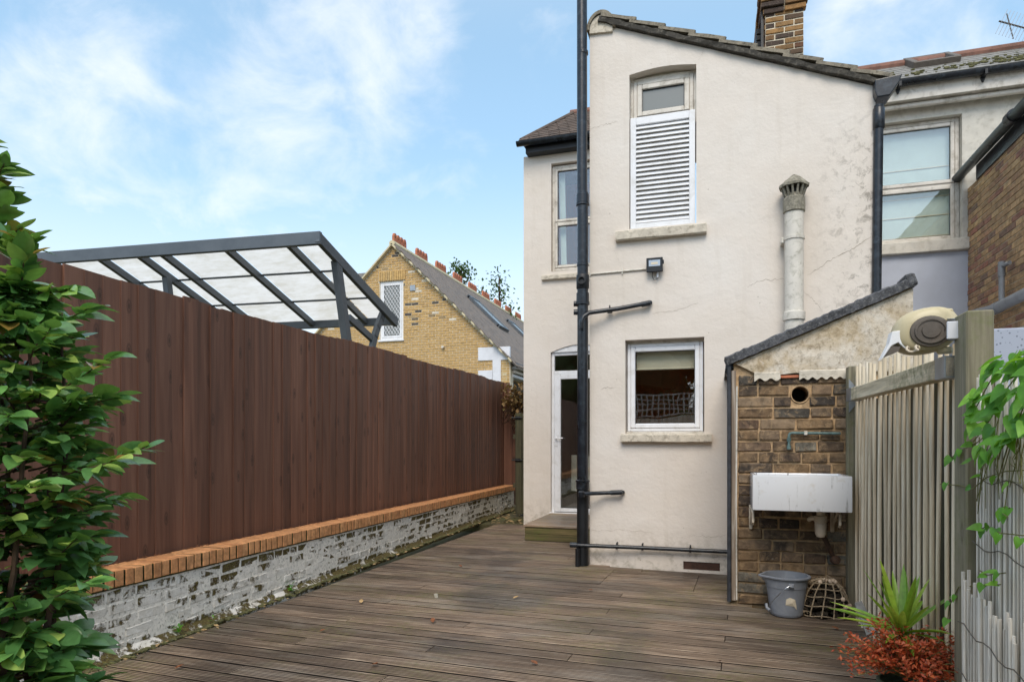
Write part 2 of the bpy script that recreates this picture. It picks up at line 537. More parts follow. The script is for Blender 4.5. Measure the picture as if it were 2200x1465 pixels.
def leaf_mat(name, cols, rough=.4, trans=.3, tcol='#7fa82a', use_island=False):
    def fn(g, b):
        out = g.n['Material Output']
        r = g.math('FRACT', g.math('ADD', g.rand(), g.island()))
        c = g.ramp(r, [(q, hexc(h)) for q, h in cols])
        p = g.pos()
        c = g.hsv(c, v=g.maprange(g.noise(p, 40, 4), .3, .7, .85, 1.15))
        g.put(b.inputs['Base Color'], c)
        b.inputs['Roughness'].default_value = rough
        b.inputs['Specular IOR Level'].default_value = .8 if rough < .35 else .5
        tl = g.node('ShaderNodeBsdfTranslucent')
        g.put(tl.inputs[0], g.mix(.5, c, hexc(tcol)))
        mx = g.node('ShaderNodeMixShader'); mx.inputs[0].default_value = trans
        g.l.new(b.outputs[0], mx.inputs[1]); g.l.new(tl.outputs[0], mx.inputs[2])
        g.l.new(mx.outputs[0], out.inputs[0])
    return mat(name, fn)


leaf_mat('camellia_leaf', [(0, '#46703a'), (.3, '#628f54'), (.5, '#74a657'), (.62, '#527d4a'), (.78, '#8fb65c'), (.90, '#b7d06a'), (.955, '#5c8a4c'), (.97, '#94783a'), (1, '#7a5030')], rough=.27, trans=.25)
leaf_mat('vine_leaf', [(0, '#4f8a28'), (.4, '#6aa82f'), (.75, '#569540'), (1, '#8cc347')], rough=.5, trans=.4, tcol='#a4d83a')
leaf_mat('spike_leaf', [(0, '#5f8f2c'), (.5, '#86ad3a'), (1, '#b5c552')], rough=.4, trans=.3, tcol='#b8d84a')
leaf_mat('red_leaf', [(0, '#8f3b24'), (.4, '#b8532f'), (.75, '#cf7045'), (1, '#7d3322')], rough=.5, trans=.3, tcol='#d86a30')
leaf_mat('tree_leaf', [(0, '#2d4024'), (.5, '#3f5a2c'), (1, '#57703a')], rough=.6, trans=.25)
leaf_mat('dry_leaf', [(0, '#6b5234'), (.5, '#9a7b4e'), (1, '#50502c')], rough=.7, trans=.2, tcol='#a08040')


def m_ground(g, b):
    p = g.pos()
    n = g.noise(p, 1.4, 7, .65)
    c = g.ramp(n, [(.3, hexc('#3a3423')), (.5, hexc('#4f4a2c')), (.7, hexc('#5a5d31'))])
    c = g.hsv(c, v=g.maprange(g.noise(p, 30, 5, .7), .3, .7, .7, 1.25))
    return {'Base Color': c, 'Roughness': .95, 'Normal': g.bump(g.noise(p, 20, 6, .7), .7, .02)}


mat('ground', m_ground)


def m_wetroof(g, b):
    p = g.pos()
    v = g.voro(g.scale(p, (30.0, 16.0, 30.0)), 1.0)
    k = g.ramp(v.outputs['Distance'], [(.18, 1), (.26, 0)])
    c = g.mix(g.math('MULTIPLY', k, .7), hexc('#a6adbd'), hexc('#515864'))
    return {'Base Color': c, 'Roughness': .25}


mat('wet_panel', m_wetroof)


# ------------------------------------------------------------------ mesh helpers
def world_loc(o):
    v = Vector((0, 0, 0))
    while o is not None:
        v += o.location; o = o.parent
    return v


def frame_of(d):
    d = d.normalized()
    up = Vector((0, 0, 1)) if abs(d.z) < .95 else Vector((0, 1, 0))
    a = d.cross(up).normalized(); b = a.cross(d).normalized()
    return a, b


class MB:
    def __init__(s):
        s.v = []; s.f = []

    def add(s, vs, fs):
        o = len(s.v); s.v += [Vector(p) for p in vs]; s.f += [[i + o for i in q] for q in fs]
        return s

    def box(s, x0, x1, y0, y1, z0, z1, c=0.0):
        if x0 > x1: x0, x1 = x1, x0
        if y0 > y1: y0, y1 = y1, y0
        if z0 > z1: z0, z1 = z1, z0
        return s.obox(Vector(((x0 + x1) / 2, (y0 + y1) / 2, (z0 + z1) / 2)), Vector((1, 0, 0)), Vector((0, 1, 0)), Vector((0, 0, 1)), (x1 - x0) / 2, (y1 - y0) / 2, (z1 - z0) / 2, c)

    def obox(s, o, ax, ay, az, hx, hy, hz, c=0.0, jit=0.0, rnd=None):
        def P(a, b, d):
            q = Vector(o) + ax * a + ay * b + az * d
            if jit:
                q += Vector(((rnd.random() - .5), (rnd.random() - .5), (rnd.random() - .5))) * 2 * jit
            return q
        c = min(c, hx * .45, hy * .45, hz * .45)
        if c <= 0:
            vs = [P(a * hx, b * hy, d * hz) for d in (-1, 1) for b in (-1, 1) for a in (-1, 1)]
            return s.add(vs, [[0, 2, 3, 1], [4, 5, 7, 6], [0, 1, 5, 4], [2, 6, 7, 3], [0, 4, 6, 2], [1, 3, 7, 5]])
        vs = []; idx = {}
        for a in (-1, 1):
            for b in (-1, 1):
                for d in (-1, 1):
                    for k, q in enumerate(((a * hx, b * (hy - c), d * (hz - c)), (a * (hx - c), b * hy, d * (hz - c)), (a * (hx - c), b * (hy - c), d * hz))):
                        idx[(a, b, d, k)] = len(vs); vs.append(P(*q))
        fs = []
        I = idx
        for sg in (-1, 1):
            f = [I[(sg, -1, -1, 0)], I[(sg, 1, -1, 0)], I[(sg, 1, 1, 0)], I[(sg, -1, 1, 0)]]; fs.append(f if sg > 0 else f[::-1])
            f = [I[(-1, sg, -1, 1)], I[(-1, sg, 1, 1)], I[(1, sg, 1, 1)], I[(1, sg, -1, 1)]]; fs.append(f if sg > 0 else f[::-1])
            f = [I[(-1, -1, sg, 2)], I[(1, -1, sg, 2)], I[(1, 1, sg, 2)], I[(-1, 1, sg, 2)]]; fs.append(f if sg > 0 else f[::-1])
        for a in (-1, 1):
            for b in (-1, 1):
                f = [I[(a, b, -1, 0)], I[(a, b, -1, 1)], I[(a, b, 1, 1)], I[(a, b, 1, 0)]]; fs.append(f if a * b > 0 else f[::-1])
                f = [I[(a, -1, b, 0)], I[(a, 1, b, 0)], I[(a, 1, b, 2)], I[(a, -1, b, 2)]]; fs.append(f if a * b > 0 else f[::-1])
                f = [I[(-1, a, b, 1)], I[(1, a, b, 1)], I[(1, a, b, 2)], I[(-1, a, b, 2)]]; fs.append(f[::-1] if a * b > 0 else f)
                for d in (-1, 1):
                    f = [I[(a, b, d, 0)], I[(a, b, d, 1)], I[(a, b, d, 2)]]; fs.append(f if a * b * d > 0 else f[::-1])
        return s.add(vs, fs)

    def beam(s, a, b, w, h, c=0.0, up=None):
        a = Vector(a); b = Vector(b); d = b - a; L = d.length; d.normalize()
        u = up or (Vector((0, 0, 1)) if abs(d.z) < .95 else Vector((0, 1, 0)))
        sx = d.cross(u).normalized(); uz = sx.cross(d).normalized()
        return s.obox((a + b) / 2, d, sx, uz, L / 2, w / 2, h / 2, c)

    def tube(s, pts, r, n=10, caps=True, closed=False):
        pts = [Vector(p) for p in pts]
        rs = r if isinstance(r, (list, tuple)) else [r] * len(pts)
        vs = []; fs = []
        prev = None
        for i, p in enumerate(pts):
            if closed:
                d = pts[(i + 1) % len(pts)] - pts[i - 1]
            elif i == 0: d = pts[1] - pts[0]
            elif i == len(pts) - 1: d = pts[-1] - pts[-2]
            else: d = (pts[i + 1] - pts[i]).normalized() + (pts[i] - pts[i - 1]).normalized()
            if d.length < 1e-9: d = Vector((0, 0, 1))
            d.normalize()
            if prev is None:
                a, b = frame_of(d)
            else:
                a = (prev - d * prev.dot(d))
                a = a.normalized() if a.length > 1e-6 else frame_of(d)[0]
                b = a.cross(d).normalized()
            prev = a
            for k in range(n):
                t = 2 * math.pi * k / n
                vs.append(p + a * math.cos(t) * rs[i] + b * math.sin(t) * rs[i])
        m = len(pts)
        for i in range(m if closed else m - 1):
            j = (i + 1) % m
            for k in range(n):
                q = (k + 1) % n
                fs.append([i * n + k, i * n + q, j * n + q, j * n + k])
        if caps and not closed:
            fs.append(list(range(n))); fs.append([(m - 1) * n + k for k in range(n)][::-1])
        return s.add(vs, fs)

    def lathe(s, o, prof, n=24, axis=Vector((0, 0, 1)), cap=False):
        a, b = frame_of(axis); axis = axis.normalized(); o = Vector(o)
        vs = []; fs = []
        for (r, h) in prof:
            for k in range(n):
                t = 2 * math.pi * k / n
                vs.append(o + axis * h + (a * math.cos(t) + b * math.sin(t)) * r)
        for i in range(len(prof) - 1):
            for k in range(n):
                q = (k + 1) % n
                fs.append([i * n + k, i * n + q, (i + 1) * n + q, (i + 1) * n + k])
        if cap:
            fs.append(list(range(n))); fs.append([(len(prof) - 1) * n + k for k in range(n)][::-1])
        return s.add(vs, fs)

    def prism(s, poly, fn, d0, d1):
        n = len(poly)
        vs = [fn(a, b, d0) for a, b in poly] + [fn(a, b, d1) for a, b in poly]
        fs = [[i, (i + 1) % n, n + (i + 1) % n, n + i] for i in range(n)]
        tri = tessellate_polygon([[Vector((a, b, 0)) for a, b in poly]])
        for t in tri:
            fs.append(list(t)); fs.append([n + i for i in t][::-1])
        return s.add(vs, fs)

    def holed(s, outer, holes, fn, d0, d1):
        loops = [outer] + holes
        flat = [p for L in loops for p in L]
        tri = tessellate_polygon([[Vector((a, b, 0)) for a, b in L] for L in loops])
        n = len(flat)
        vs = [fn(a, b, d0) for a, b in flat] + [fn(a, b, d1) for a, b in flat]
        fs = []
        for t in tri:
            fs.append(list(t)); fs.append([n + i for i in t][::-1])
        o = 0
        for L in loops:
            m = len(L)
            for i in range(m):
                j = (i + 1) % m
                fs.append([o + i, o + j, n + o + j, n + o + i])
            o += m
        return s.add(vs, fs)

    def mesh(s, name, origin=Vector((0, 0, 0)), smooth=False, bevel=0.0):
        me = bpy.data.meshes.new(name)
        me.from_pydata([tuple(p - origin) for p in s.v], [], s.f)
        bm = bmesh.new(); bm.from_mesh(me)
        bmesh.ops.recalc_face_normals(bm, faces=bm.faces)
        if bevel:
            es = [e for e in bm.edges if len(e.link_faces) == 2 and e.calc_face_angle(0) > .5]
            bmesh.ops.bevel(bm, geom=es, offset=bevel, segments=2, profile=.6, affect='EDGES', clamp_overlap=True)
        if smooth:
            for f in bm.faces: f.smooth = True
            for e in bm.edges:
                if len(e.link_faces) == 2 and e.calc_face_angle(0) > .7: e.smooth = False
        bm.to_mesh(me); bm.free()
        return me

    def build(s, name, m, parent=None, smooth=False, bevel=0.0, label=None, kind=None, origin=None):
        if not s.v:
            return None
        if origin is None:
            origin = world_loc(parent) if parent else Vector((0, 0, 0))
        me = s.mesh(name, origin, smooth, bevel)
        me.materials.append(MATS[m])
        o = bpy.data.objects.new(name, me); COL.objects.link(o)
        if parent:
            o.parent = parent
            o.location = origin - world_loc(parent)
        else:
            o.location = origin
        if label: o['label'] = label
        if kind: o['kind'] = kind
        return o


def thing(name, label, cat, loc, group=None):
    o = bpy.data.objects.new(name, None); COL.objects.link(o)
    o.empty_display_size = .1
    o.location = loc
    o['label'] = label; o['category'] = cat
    if group: o['group'] = group
    return o


def tag(o, label, cat, group=None):
    o['label'] = label; o['category'] = cat
    if group: o['group'] = group
    return o


def inst(name, me, m, parent, loc, rot=(0, 0, 0), scale=(1, 1, 1)):
    o = bpy.data.objects.new(name, me); COL.objects.link(o)
    if parent:
        o.parent = parent
        o.location = Vector(loc) - world_loc(parent)
    else:
        o.location = loc
    o.rotation_euler = rot; o.scale = scale
    return o


def brick_meshes(name, L, D, Hh, m, n=5, c=.006, jit=.0022):
    out = []
    rr = random.Random(hash(name) % 1000 if False else len(name) * 7 + int(L * 1000))
    for i in range(n):
        mb = MB(); mb.obox(Vector((0, 0, 0)), Vector((1, 0, 0)), Vector((0, 1, 0)), Vector((0, 0, 1)), L / 2, D / 2, Hh / 2, c, jit, rr)
        me = mb.mesh(name); me.materials.append(MATS[m]); out.append(me)
    return out


def lay(parent, meshes, base, O, d, zs, intervals, L, gap, proud=.004, header=False, limit=300, name='brick', stuffname='brickwork', mname=None, depth=.1, widths=None, tilt=.006, zfn=None, rr=R):
    """courses of bricks; O 3D origin, d unit 2D direction along the wall, zs list of (z0,z1); base=(L0,H0) of the mesh"""
    L0, H0 = base
    rz = math.atan2(d[1], d[0])
    nrm = Vector((d[1], -d[0], 0))
    items = []
    for ci, (z0, z1) in enumerate(zs):
        for (s0, s1) in intervals((z0 + z1) / 2):
            s = s0 + (0 if widths is None else 0)
            first = True
            if widths is None:
                k0 = math.floor((s0 - (ci % 2) * L * .5) / L)
                s = k0 * L + (ci % 2) * L * .5
            while s < s1 - .03:
                w = L if widths is None else rr.choice(widths)
                a, b = max(s, s0), min(s + w, s1)
                if s1 - b < .05: b = s1
                s_next = max(s + w, b) if b == s1 else s + w
                if b - a > .035:
                    items.append(((a + b) / 2, (z0 + z1) / 2, b - a - gap, z1 - z0 - gap))
                s = s_next
                if b >= s1: break
    for k, (sc, zc, ln, hh) in enumerate(items):
        me = rr.choice(meshes)
        pr = proud + rr.uniform(-.004, .004)
        zoff = zfn(sc) if zfn else 0
        loc = Vector((O[0] + d[0] * sc, O[1] + d[1] * sc, O[2] + zc + zoff)) + nrm * (pr - depth / 2)
        rot = (rr.uniform(-tilt, tilt), rr.uniform(-tilt, tilt) * .8, rz + rr.uniform(-tilt, tilt))
        scl = (ln / L0, 1, hh / H0 * rr.uniform(.96, 1.0))
        if k < limit:
            inst(name, me, mname, parent, loc, rot, scl)
        else:
            if k == limit:
                rest = MB()
            M = Matrix.Translation(loc) @ Euler(rot).to_matrix().to_4x4() @ Matrix.Diagonal((*scl, 1))
            rest.add([M @ v.co for v in me.vertices], [list(p.vertices) for p in me.polygons])
    if len(items) > limit:
        o = rest.build(stuffname, 'white_paint', parent, kind='stuff')
        o.data.materials.clear(); o.data.materials.append(meshes[0].materials[0])
    return len(items)


YF = 7.155      # plane of the projecting wing's end wall
YR = 10.18      # plane of the main rear wall
fY = lambda Y: (lambda a, b, d: Vector((a, Y + d, b)))


def at(x, y, Y):
    p = pY(x, y, Y); return p.x, p.z

#STRUCT

# ================================================================== ground
mb = MB()
mb.add([(-400, -400, -.16), (400, -400, -.16), (400, 600, -.16), (-400, 600, -.16)], [[0, 1, 2, 3]])
g_ = mb.build('ground', 'ground'); g_['kind'] = 'structure'

# left boundary line (low wall face), as a vertical plane in plan
WA, WB = Vector((-3.59, 2.94, 0)), Vector((-3.94, 12.8, 0))
wd = (WB - WA).normalized(); wn = Vector((wd.y, -wd.x, 0))     # wn points to the garden
W0 = WA - wd * 2.2
def WL(s, n, z):
    return W0 + wd * s + wn * n + Vector((0, 0, z))
WLEN = (WB - W0).length
def s_of(p):
    return (Vector((p.x, p.y, 0)) - W0).dot(wd)
_a = pL(205, 1270, WA, WB); _b = pL(1105, 1052, WA, WB)
def capz(s):
    t = (s - s_of(_a)) / (s_of(_b) - s_of(_a))
    return lerp(_a.z, _b.z, t)
FA, FB = WA - wn * .235, WB - wn * .235
_c = pL(90, 560, FA, FB); _d = pL(1094, 824, FA, FB)
def fencez(s):
    t = (s - s_of(_c)) / (s_of(_d) - s_of(_c))
    return lerp(_c.z, _d.z, t)

# ------------------------------------------------------------------ deck
DA = math.radians(-2.6)
dd = Vector((math.cos(DA), math.sin(DA), 0)); dn = Vector((-dd.y, dd.x, 0))
DO = Vector((0, 1.35, 0))
def DK(a, b, z): return DO + dd * a + dn * b + Vector((0, 0, z))
def deck_meshes():
    """ribbed deck boards, several lengths"""
    W_ = .1345; T = .027; nr = 7
    prof = [(-W_ / 2, -T), (-W_ / 2, -.0015), (-W_ / 2 + .002, 0)]
    p = (W_ - .004) / nr
    for i in range(nr):
        x = -W_ / 2 + .002 + i * p
        prof += [(x + p * .68, 0), (x + p * .72, -.0055), (x + p * .96, -.0055), (x + p, 0)]
    prof = prof[:-1] + [(W_ / 2 - .002, 0), (W_ / 2, -.0015), (W_ / 2, -T)]
    res = {}
    for L in (1, 2, 3, 4, 5):
        m = MB(); n = len(prof)
        m.v = [Vector((x, y, z)) for x in (-L * .5, L * .5) for (y, z) in prof]
        m.f = [[i, (i + 1) % n, n + (i + 1) % n, n + i] for i in range(n)] + [list(range(n)), [n + i for i in range(n)][::-1]]
        me = m.mesh('deck_board'); me.materials.append(MATS['deck_wood']); me.materials.append(MATS['deck_grime']); res[L] = me
        for pg in me.polygons:
            if pg.center.z < -.0012 and abs(pg.normal.x) < .5: pg.material_index = 1
    return res
DM = deck_meshes()
deck = bpy.data.objects.new('deck', None); COL.objects.link(deck); deck['kind'] = 'structure'; deck.location = (0, 4, 0)
pitch = .1475
row = 0; b_ = -.3
while True:
    P0 = DK(0, b_, 0)
    def yat(a): return DK(a, b_, 0).y
    if yat(-3.0) > 10.25: break
    # left end on the wall line, right end on whatever closes the row
    xl = WA.x + (WA.x - WB.x) / (WB.y - WA.y) * -(yat(-3.6) - WA.y) + .015
    xr = 1.12
    if yat(.6) > 5.70: xr = .08
    if yat(-.4) > 7.10: xr = -1.37
    al = xl / math.cos(DA); ar = xr / math.cos(DA)
    cuts = [al]
    off = (row * .9) % 3.6
    js = [(-4.6 + off + k * 3.6) for k in range(4)]
    if 6.25 < yat(-1.0) < 6.95: js = [-1.28, -.42]
    for j in js:
        if al + .5 < j < ar - .5: cuts.append(j)
    cuts.append(ar)
    for a, b in zip(cuts[:-1], cuts[1:]):
        L = b - a - .006
        k = min(5, max(1, round(L)))
        inst('deck_board', DM[k], None, deck, DK((a + b) / 2, b_ + R.uniform(-.0015, .0015), R.uniform(-.002, .0015)),
             (R.uniform(-.010, .010), R.uniform(-.0004, .0004), DA + R.uniform(-.0006, .0006)), (L / k, 1, 1))
    row += 1; b_ += pitch
mb = MB()
for k in range(-8, 3):
    mb.beam(DK(k * .45, -.3, -.06), DK(k * .45, 5.6 if k > -3 else 8.6, -.06), .045, .06)
mb.build('joist', 'gate_wood', deck)
# lower mossy ground beyond the deck
mb = MB(); mb.box(-4.3, -2.9, 10.32, 13.4, -.15, -.035)
pth = mb.build('path', 'ground'); pth['kind'] = 'structure'

# ------------------------------------------------------------------ low painted wall with brick coping
wall = thing('garden_wall', 'low white painted brick wall with moss and an orange brick coping along the deck', 'brick wall', WL(WLEN / 2, 0, 0))
mb = MB()
mb.prism([(0, -.02), (WLEN, -.02), (WLEN, capz(WLEN) - .004), (0, capz(0) - .004)], lambda a, b, d: WL(a, d, b), -.002, -.215)
mb.build('mortar', 'painted_joint', wall)
pb = brick_meshes('painted_brick', .215, .10, .066, 'painted_brick', 7, .009, .005)
ncr = 5
def course_items():
    for c in range(ncr):
        s = .6 + (c % 2) * .115
        while s < WLEN - .1:
            w = .225 if (c * 7 + int(s * 3)) % 5 else .1125
            w *= R.uniform(.95, 1.05)
            yield c, s, min(w, WLEN - s)
            s += w
for c, s, w in course_items():
    zt = capz(s + w / 2); h = (zt - .022) / ncr
    z = h * (c + .5) + .004
    inst('painted_brick', R.choice(pb), None, wall, WL(s + w / 2, R.uniform(-.004, .005) - .05, z),
         (R.uniform(-.02, .02), R.uniform(-.02, .02) , math.atan2(wd.y, wd.x) + R.uniform(-.015, .015)), ((w - .011) / .215, 1, (h - .011) / .066 * R.uniform(.93, 1.0)))
cb = brick_meshes('coping_brick', .064, .225, .11, 'coping_brick', 6, .0045, .0016)
for me in cb:
    me.materials.append(MATS['joint_moss'])
    for pg in me.polygons:
        if abs(pg.normal.x) > .9: pg.material_index = 1
s = .5; 
cpz = .103
while s < WLEN - .04:
    inst('coping_brick', R.choice(cb), None, wall, WL(s, -.085 + R.uniform(-.004, .004), capz(s) + cpz / 2 + R.uniform(-.002, .002)),
         (R.uniform(-.012, .012), R.uniform(-.015, .015), math.atan2(wd.y, wd.x) + R.uniform(-.012, .012)), (1, 1, cpz / .11))
    s += .0755
mb = MB()
mb.prism([(.5, capz(.5) - .012), (WLEN - .04, capz(WLEN) - .012), (WLEN - .04, capz(WLEN) + cpz - .009), (.5, capz(.5) + cpz - .009)], lambda a, b, d: WL(a, d, b), .010, -.19)
mb.build('coping_joints', 'joint_moss', wall)
# rough cement fillet at the foot
mb = MB(); n = 150
for i in range(n + 1):
    s = WLEN * i / n
    t = mnoise.noise(Vector((s * 3.1, 0, 0))) ; t2 = mnoise.noise(Vector((s * 9.3, 5, 0)))
    w = .05 + .022 * t + .012 * t2 + (.05 if s < 2.6 else 0) * (1 - s / 2.6)
    hh = .035 + .014 * t2 + .012 * t + (.05 * (1 - s / 2.8) if s < 2.8 else 0)
    mb.v += [WL(s, -.02, hh + .012), WL(s, .008, hh), WL(s, w * .55, hh * .42), WL(s, w, .004), WL(s, w, -.05)]
for i in range(n):
    for k in range(4):
        mb.f.append([i * 5 + k, i * 5 + k + 1, i * 5 + 6 + k, i * 5 + 5 + k])
mb.build('cement_fillet', 'painted_brick', wall, smooth=True)
# debris on the coping
mb = MB()
for i in range(900):
    s = R.uniform(.6, WLEN - .1); n_ = -.19 + abs(R.gauss(0, .035)); z = capz(s) + cpz + .006
    a = R.uniform(0, 6.28); l = R.uniform(.006, .022)
    p = WL(s, n_, z + R.uniform(0, .006)); q = p + Vector((math.cos(a) * l, math.sin(a) * l, R.uniform(-.002, .006)))
    w = Vector((-math.sin(a), math.cos(a), 0)) * l * .25
    mb.add([p - w, q - w, q + w, p + w + Vector((0, 0, .004))], [[0, 1, 2, 3]])
o = mb.build('leaf_litter', 'dead_leaf'); o['kind'] = 'stuff'; tag(o, 'dry crumbled leaf litter lying along the orange wall coping under the fence', 'leaf litter')

# ------------------------------------------------------------------ brown fence
fence = thing('wooden_fence', 'tall dark brown close boarded fence standing behind the low white wall', 'fence', WL(WLEN / 2, -.235, 0))
rz = math.atan2(wd.y, wd.x)
s = 1.0
fb = []
for k in range(6):
    m = MB(); rr = random.Random(k)
    # feather-edged board: thick on one edge, thin on the other, slightly cupped
    w = .160; cup = rr.uniform(-.002, .003)
    pts = [(-w / 2, -.019), (-w / 2 + .002, .0), (0, -.004 + cup), (w / 2, -.011), (w / 2, -.016), (-w / 2, -.022)]
    pts = [(-w / 2, -.022), (-w / 2, -.0055), (-w / 2 + .003, -.0045), (0, -.008 + cup), (w / 2, -.0115), (w / 2, -.020)]
    m.v = [Vector((x, y * -1, z)) for z in (0, 1) for (x, y) in pts]
    nn = len(pts)
    m.f = [[i, (i + 1) % nn, nn + (i + 1) % nn, nn + i] for i in range(nn)] + [list(range(nn)), [nn + i for i in range(nn)][::-1]]
    me = m.mesh('fence_board'); me.materials.append(MATS['fence_wood']); fb.append(me)
fzb = .22
panel = 0
while s < WLEN + .10:
    pn = int(s / 1.83)
    top = fencez(s) + R.uniform(-.006, .006) + (.012 if pn % 2 else -.006)
    inst('fence_board', R.choice(fb), None, fence, WL(s, -.235 + R.uniform(-.004, .004), fzb), (R.uniform(-.002, .002), 0, rz + R.uniform(-.012, .012)), (1, 1, top - fzb))
    s += .140 + R.uniform(-.005, .005)
    if any(s - .140 < q_ < s for q_ in (3.0, 5.62, 7.95, 10.2)): s += .016
for sp in (3.0, 5.62, 7.95, 10.2):
    mb = MB(); mb.obox(WL(sp, -.31, (fencez(sp) + .05) / 2), wd, wn, Vector((0, 0, 1)), .05, .045, (fencez(sp) - .08) / 2, .003)
    mb.build('post', 'gate_wood', fence)
mb = MB()
for zz in (.5, 1.2, 1.9):
    mb.beam(WL(.9, -.30, zz), WL(WLEN, -.30, zz), .08, .04)
mb.build('rail', 'fence_wood', fence)
# return panel with a swept-down top at the far end
rp = WL(WLEN + .10, -.235, 0)
ztop = fencez(WLEN) - .01
xa = rp.x; prof = []
xe = pY(1111, 900, rp.y).x; ze = pY(1111, 880, rp.y).z; zf = pY(1094, 822, rp.y).z; x1 = pY(1095, 900, rp.y).x
mb = MB()
k = 0; nb_ = 5
ts = [0, .02] + [i / 8 for i in range(1, 9)]
poly = [(xa - .02, .05), (xe, .05)] + [(lerp(x1, xe, t), ze + (zf - ze) * (1 - math.sin(t * math.pi / 2))) for t in [1, .85, .7, .5, .3, .15, 0]] + [(xa - .02, zf)]
w_ = (xe - xa + .02) / 3
for i in range(3):
    a0 = xa - .02 + i * w_; a1 = a0 + w_ - .003
    def zt(x):
        if x <= x1: return zf
        t = min(1, (x - x1) / (xe - x1)); return ze + (zf - ze) * (1 - math.sin(t * math.pi / 2))
    xs = [lerp(a0, a1, j / 6) for j in range(7)]
    pg = [(a0, .05), (a1, .05)] + [(x, zt(x)) for x in reversed(xs)]
    m2 = MB(); m2.prism(pg, fY(rp.y), -.01 - .006 * (i % 2), .015)
    m2.build('return_board', 'fence_wood', fence)

# ------------------------------------------------------------------ side gate in the passage
gate = thing('side_gate', 'narrow mossy grey side gate with black bolts between the fence end and the house', 'gate', (pY(1118, 1100, 11.6).x, 11.6, 0))
gx0 = pY(1107, 1000, 11.6).x; gx1 = gx0 + .72; gz = pY(1115, 888, 11.6).z
wv = (gx1 - gx0) / 6
for i in range(6):
    m2 = MB(); m2.box(gx0 + i * wv, gx0 + (i + 1) * wv - .004, 11.6, 11.622, .02, gz + R.uniform(-.01, .01), .003)
    m2.build('gate_board', 'gate_wood', gate)
for yy in (897, 988):
    zz = pY(1115, yy, 11.58).z
    m2 = MB(); m2.tube([(gx0 - .06, 11.575, zz), (gx0 + .14, 11.575, zz)], .012, 8); m2.box(gx0, gx0 + .1, 11.585, 11.6, zz - .03, zz + .03, .003)
    m2.build('bolt', 'iron_black', gate, smooth=True)
m2 = MB(); m2.box(gx0 - .05, gx1, 11.625, 11.66, .5, .58); m2.box(gx0 - .05, gx1, 11.625, 11.66, 1.4, 1.48); m2.build('ledge', 'gate_wood', gate)

# ================================================================== window helper
def upvc(parent, x0, x1, z0, z1, Y, frame='white_upvc', ow=.045, sashes=None, sw=.05, pane='glass', name='window'):
    """outer frame (part) > sash, pane (sub-parts); sashes = list of (x0,x1,z0,z1)"""
    m = MB(); c = .005
    m.box(x0, x0 + ow, Y, Y + .06, z0, z1, c); m.box(x1 - ow, x1, Y, Y + .06, z0, z1, c)
    m.box(x0 + ow + .0005, x1 - ow - .0005, Y + .001, Y + .06, z1 - ow, z1, c); m.box(x0 + ow + .0005, x1 - ow - .0005, Y + .001, Y + .06, z0, z0 + ow, c)
    w = m.build(name, frame, parent)
    for (a, b, e, f) in (sashes or [(x0 + ow, x1 - ow, z0 + ow, z1 - ow)]):
        m = MB(); y = Y - .012
        m.box(a, a + sw, y, y + .05, e, f, .008); m.box(b - sw, b, y, y + .05, e, f, .008)
        m.box(a + sw + .0005, b - sw - .0005, y + .001, y + .05, f - sw, f, .008); m.box(a + sw + .0005, b - sw - .0005, y + .001, y + .05, e, e + sw, .008)
        # black gasket
        m.build('sash', frame, w)
        m = MB(); y2 = y + .018; q = .006
        m.box(a + sw - .001, a + sw + q, y2, y2 + .01, e + sw, f - sw); m.box(b - sw - q, b - sw + .001, y2, y2 + .01, e + sw, f - sw)
        m.box(a + sw + q, b - sw - q, y2, y2 + .01, f - sw - q, f - sw + .001); m.box(a + sw + q, b - sw - q, y2, y2 + .01, e + sw - .001, e + sw + q)
        m.build('gasket', 'black_plastic', w)
        m = MB(); m.box(a + sw, b - sw, y + .03, y + .036, e + sw, f - sw)
        m.build('pane', pane, w)
    return w

def sill(parent, x0, x1, z0, z1, Yw, out, m='sill_stone', name='sill', inn=.12):
    mm = MB(); rr = random.Random(3)
    n = 14
    vs = []
    for i in range(n + 1):
        x = lerp(x0, x1, i / n)
        j = lambda a: rr.uniform(-a, a)
        vs += [Vector((x, Yw + inn, z1 + .012)), Vector((x, Yw - out + .01 + j(.003), z1 + j(.004))), Vector((x, Yw - out + j(.003), z1 - .012 + j(.003))), Vector((x, Yw - out + j(.003), z0 + .008 + j(.004))), Vector((x, Yw - out + .012, z0 + j(.003))), Vector((x, Yw + inn, z0))]
    mm.v = vs
    for i in range(n):
        for k in range(6):
            q = (k + 1) % 6
            mm.f.append([i * 6 + k, i * 6 + q, i * 6 + 6 + q, i * 6 + 6 + k])
    mm.f += [list(range(6)), [n * 6 + k for k in range(6)][::-1]]
    return mm.build(name, m, parent)

# ================================================================== cream house
XL = pY(1267, 600, YF).x; XR = pY(1881, 400, YF).x
house = thing('cream_house', 'cream rendered two storey rear wing with sloping tiled top and louvred window', 'house', ((XL + XR) / 2, YF, 0))
V0 = at(1290, 51, YF); V1 = at(1891, 186, YF)
sl = (V1[1] - V0[1]) / (V1[0] - V0[0])
def rz_(x): return V0[1] + (x - V0[0]) * sl
outer = [(XL, -.12), (XR, -.12), (XR, rz_(XR)), (V0[0], V0[1]), (XL, at(1266, 60, YF)[1])]
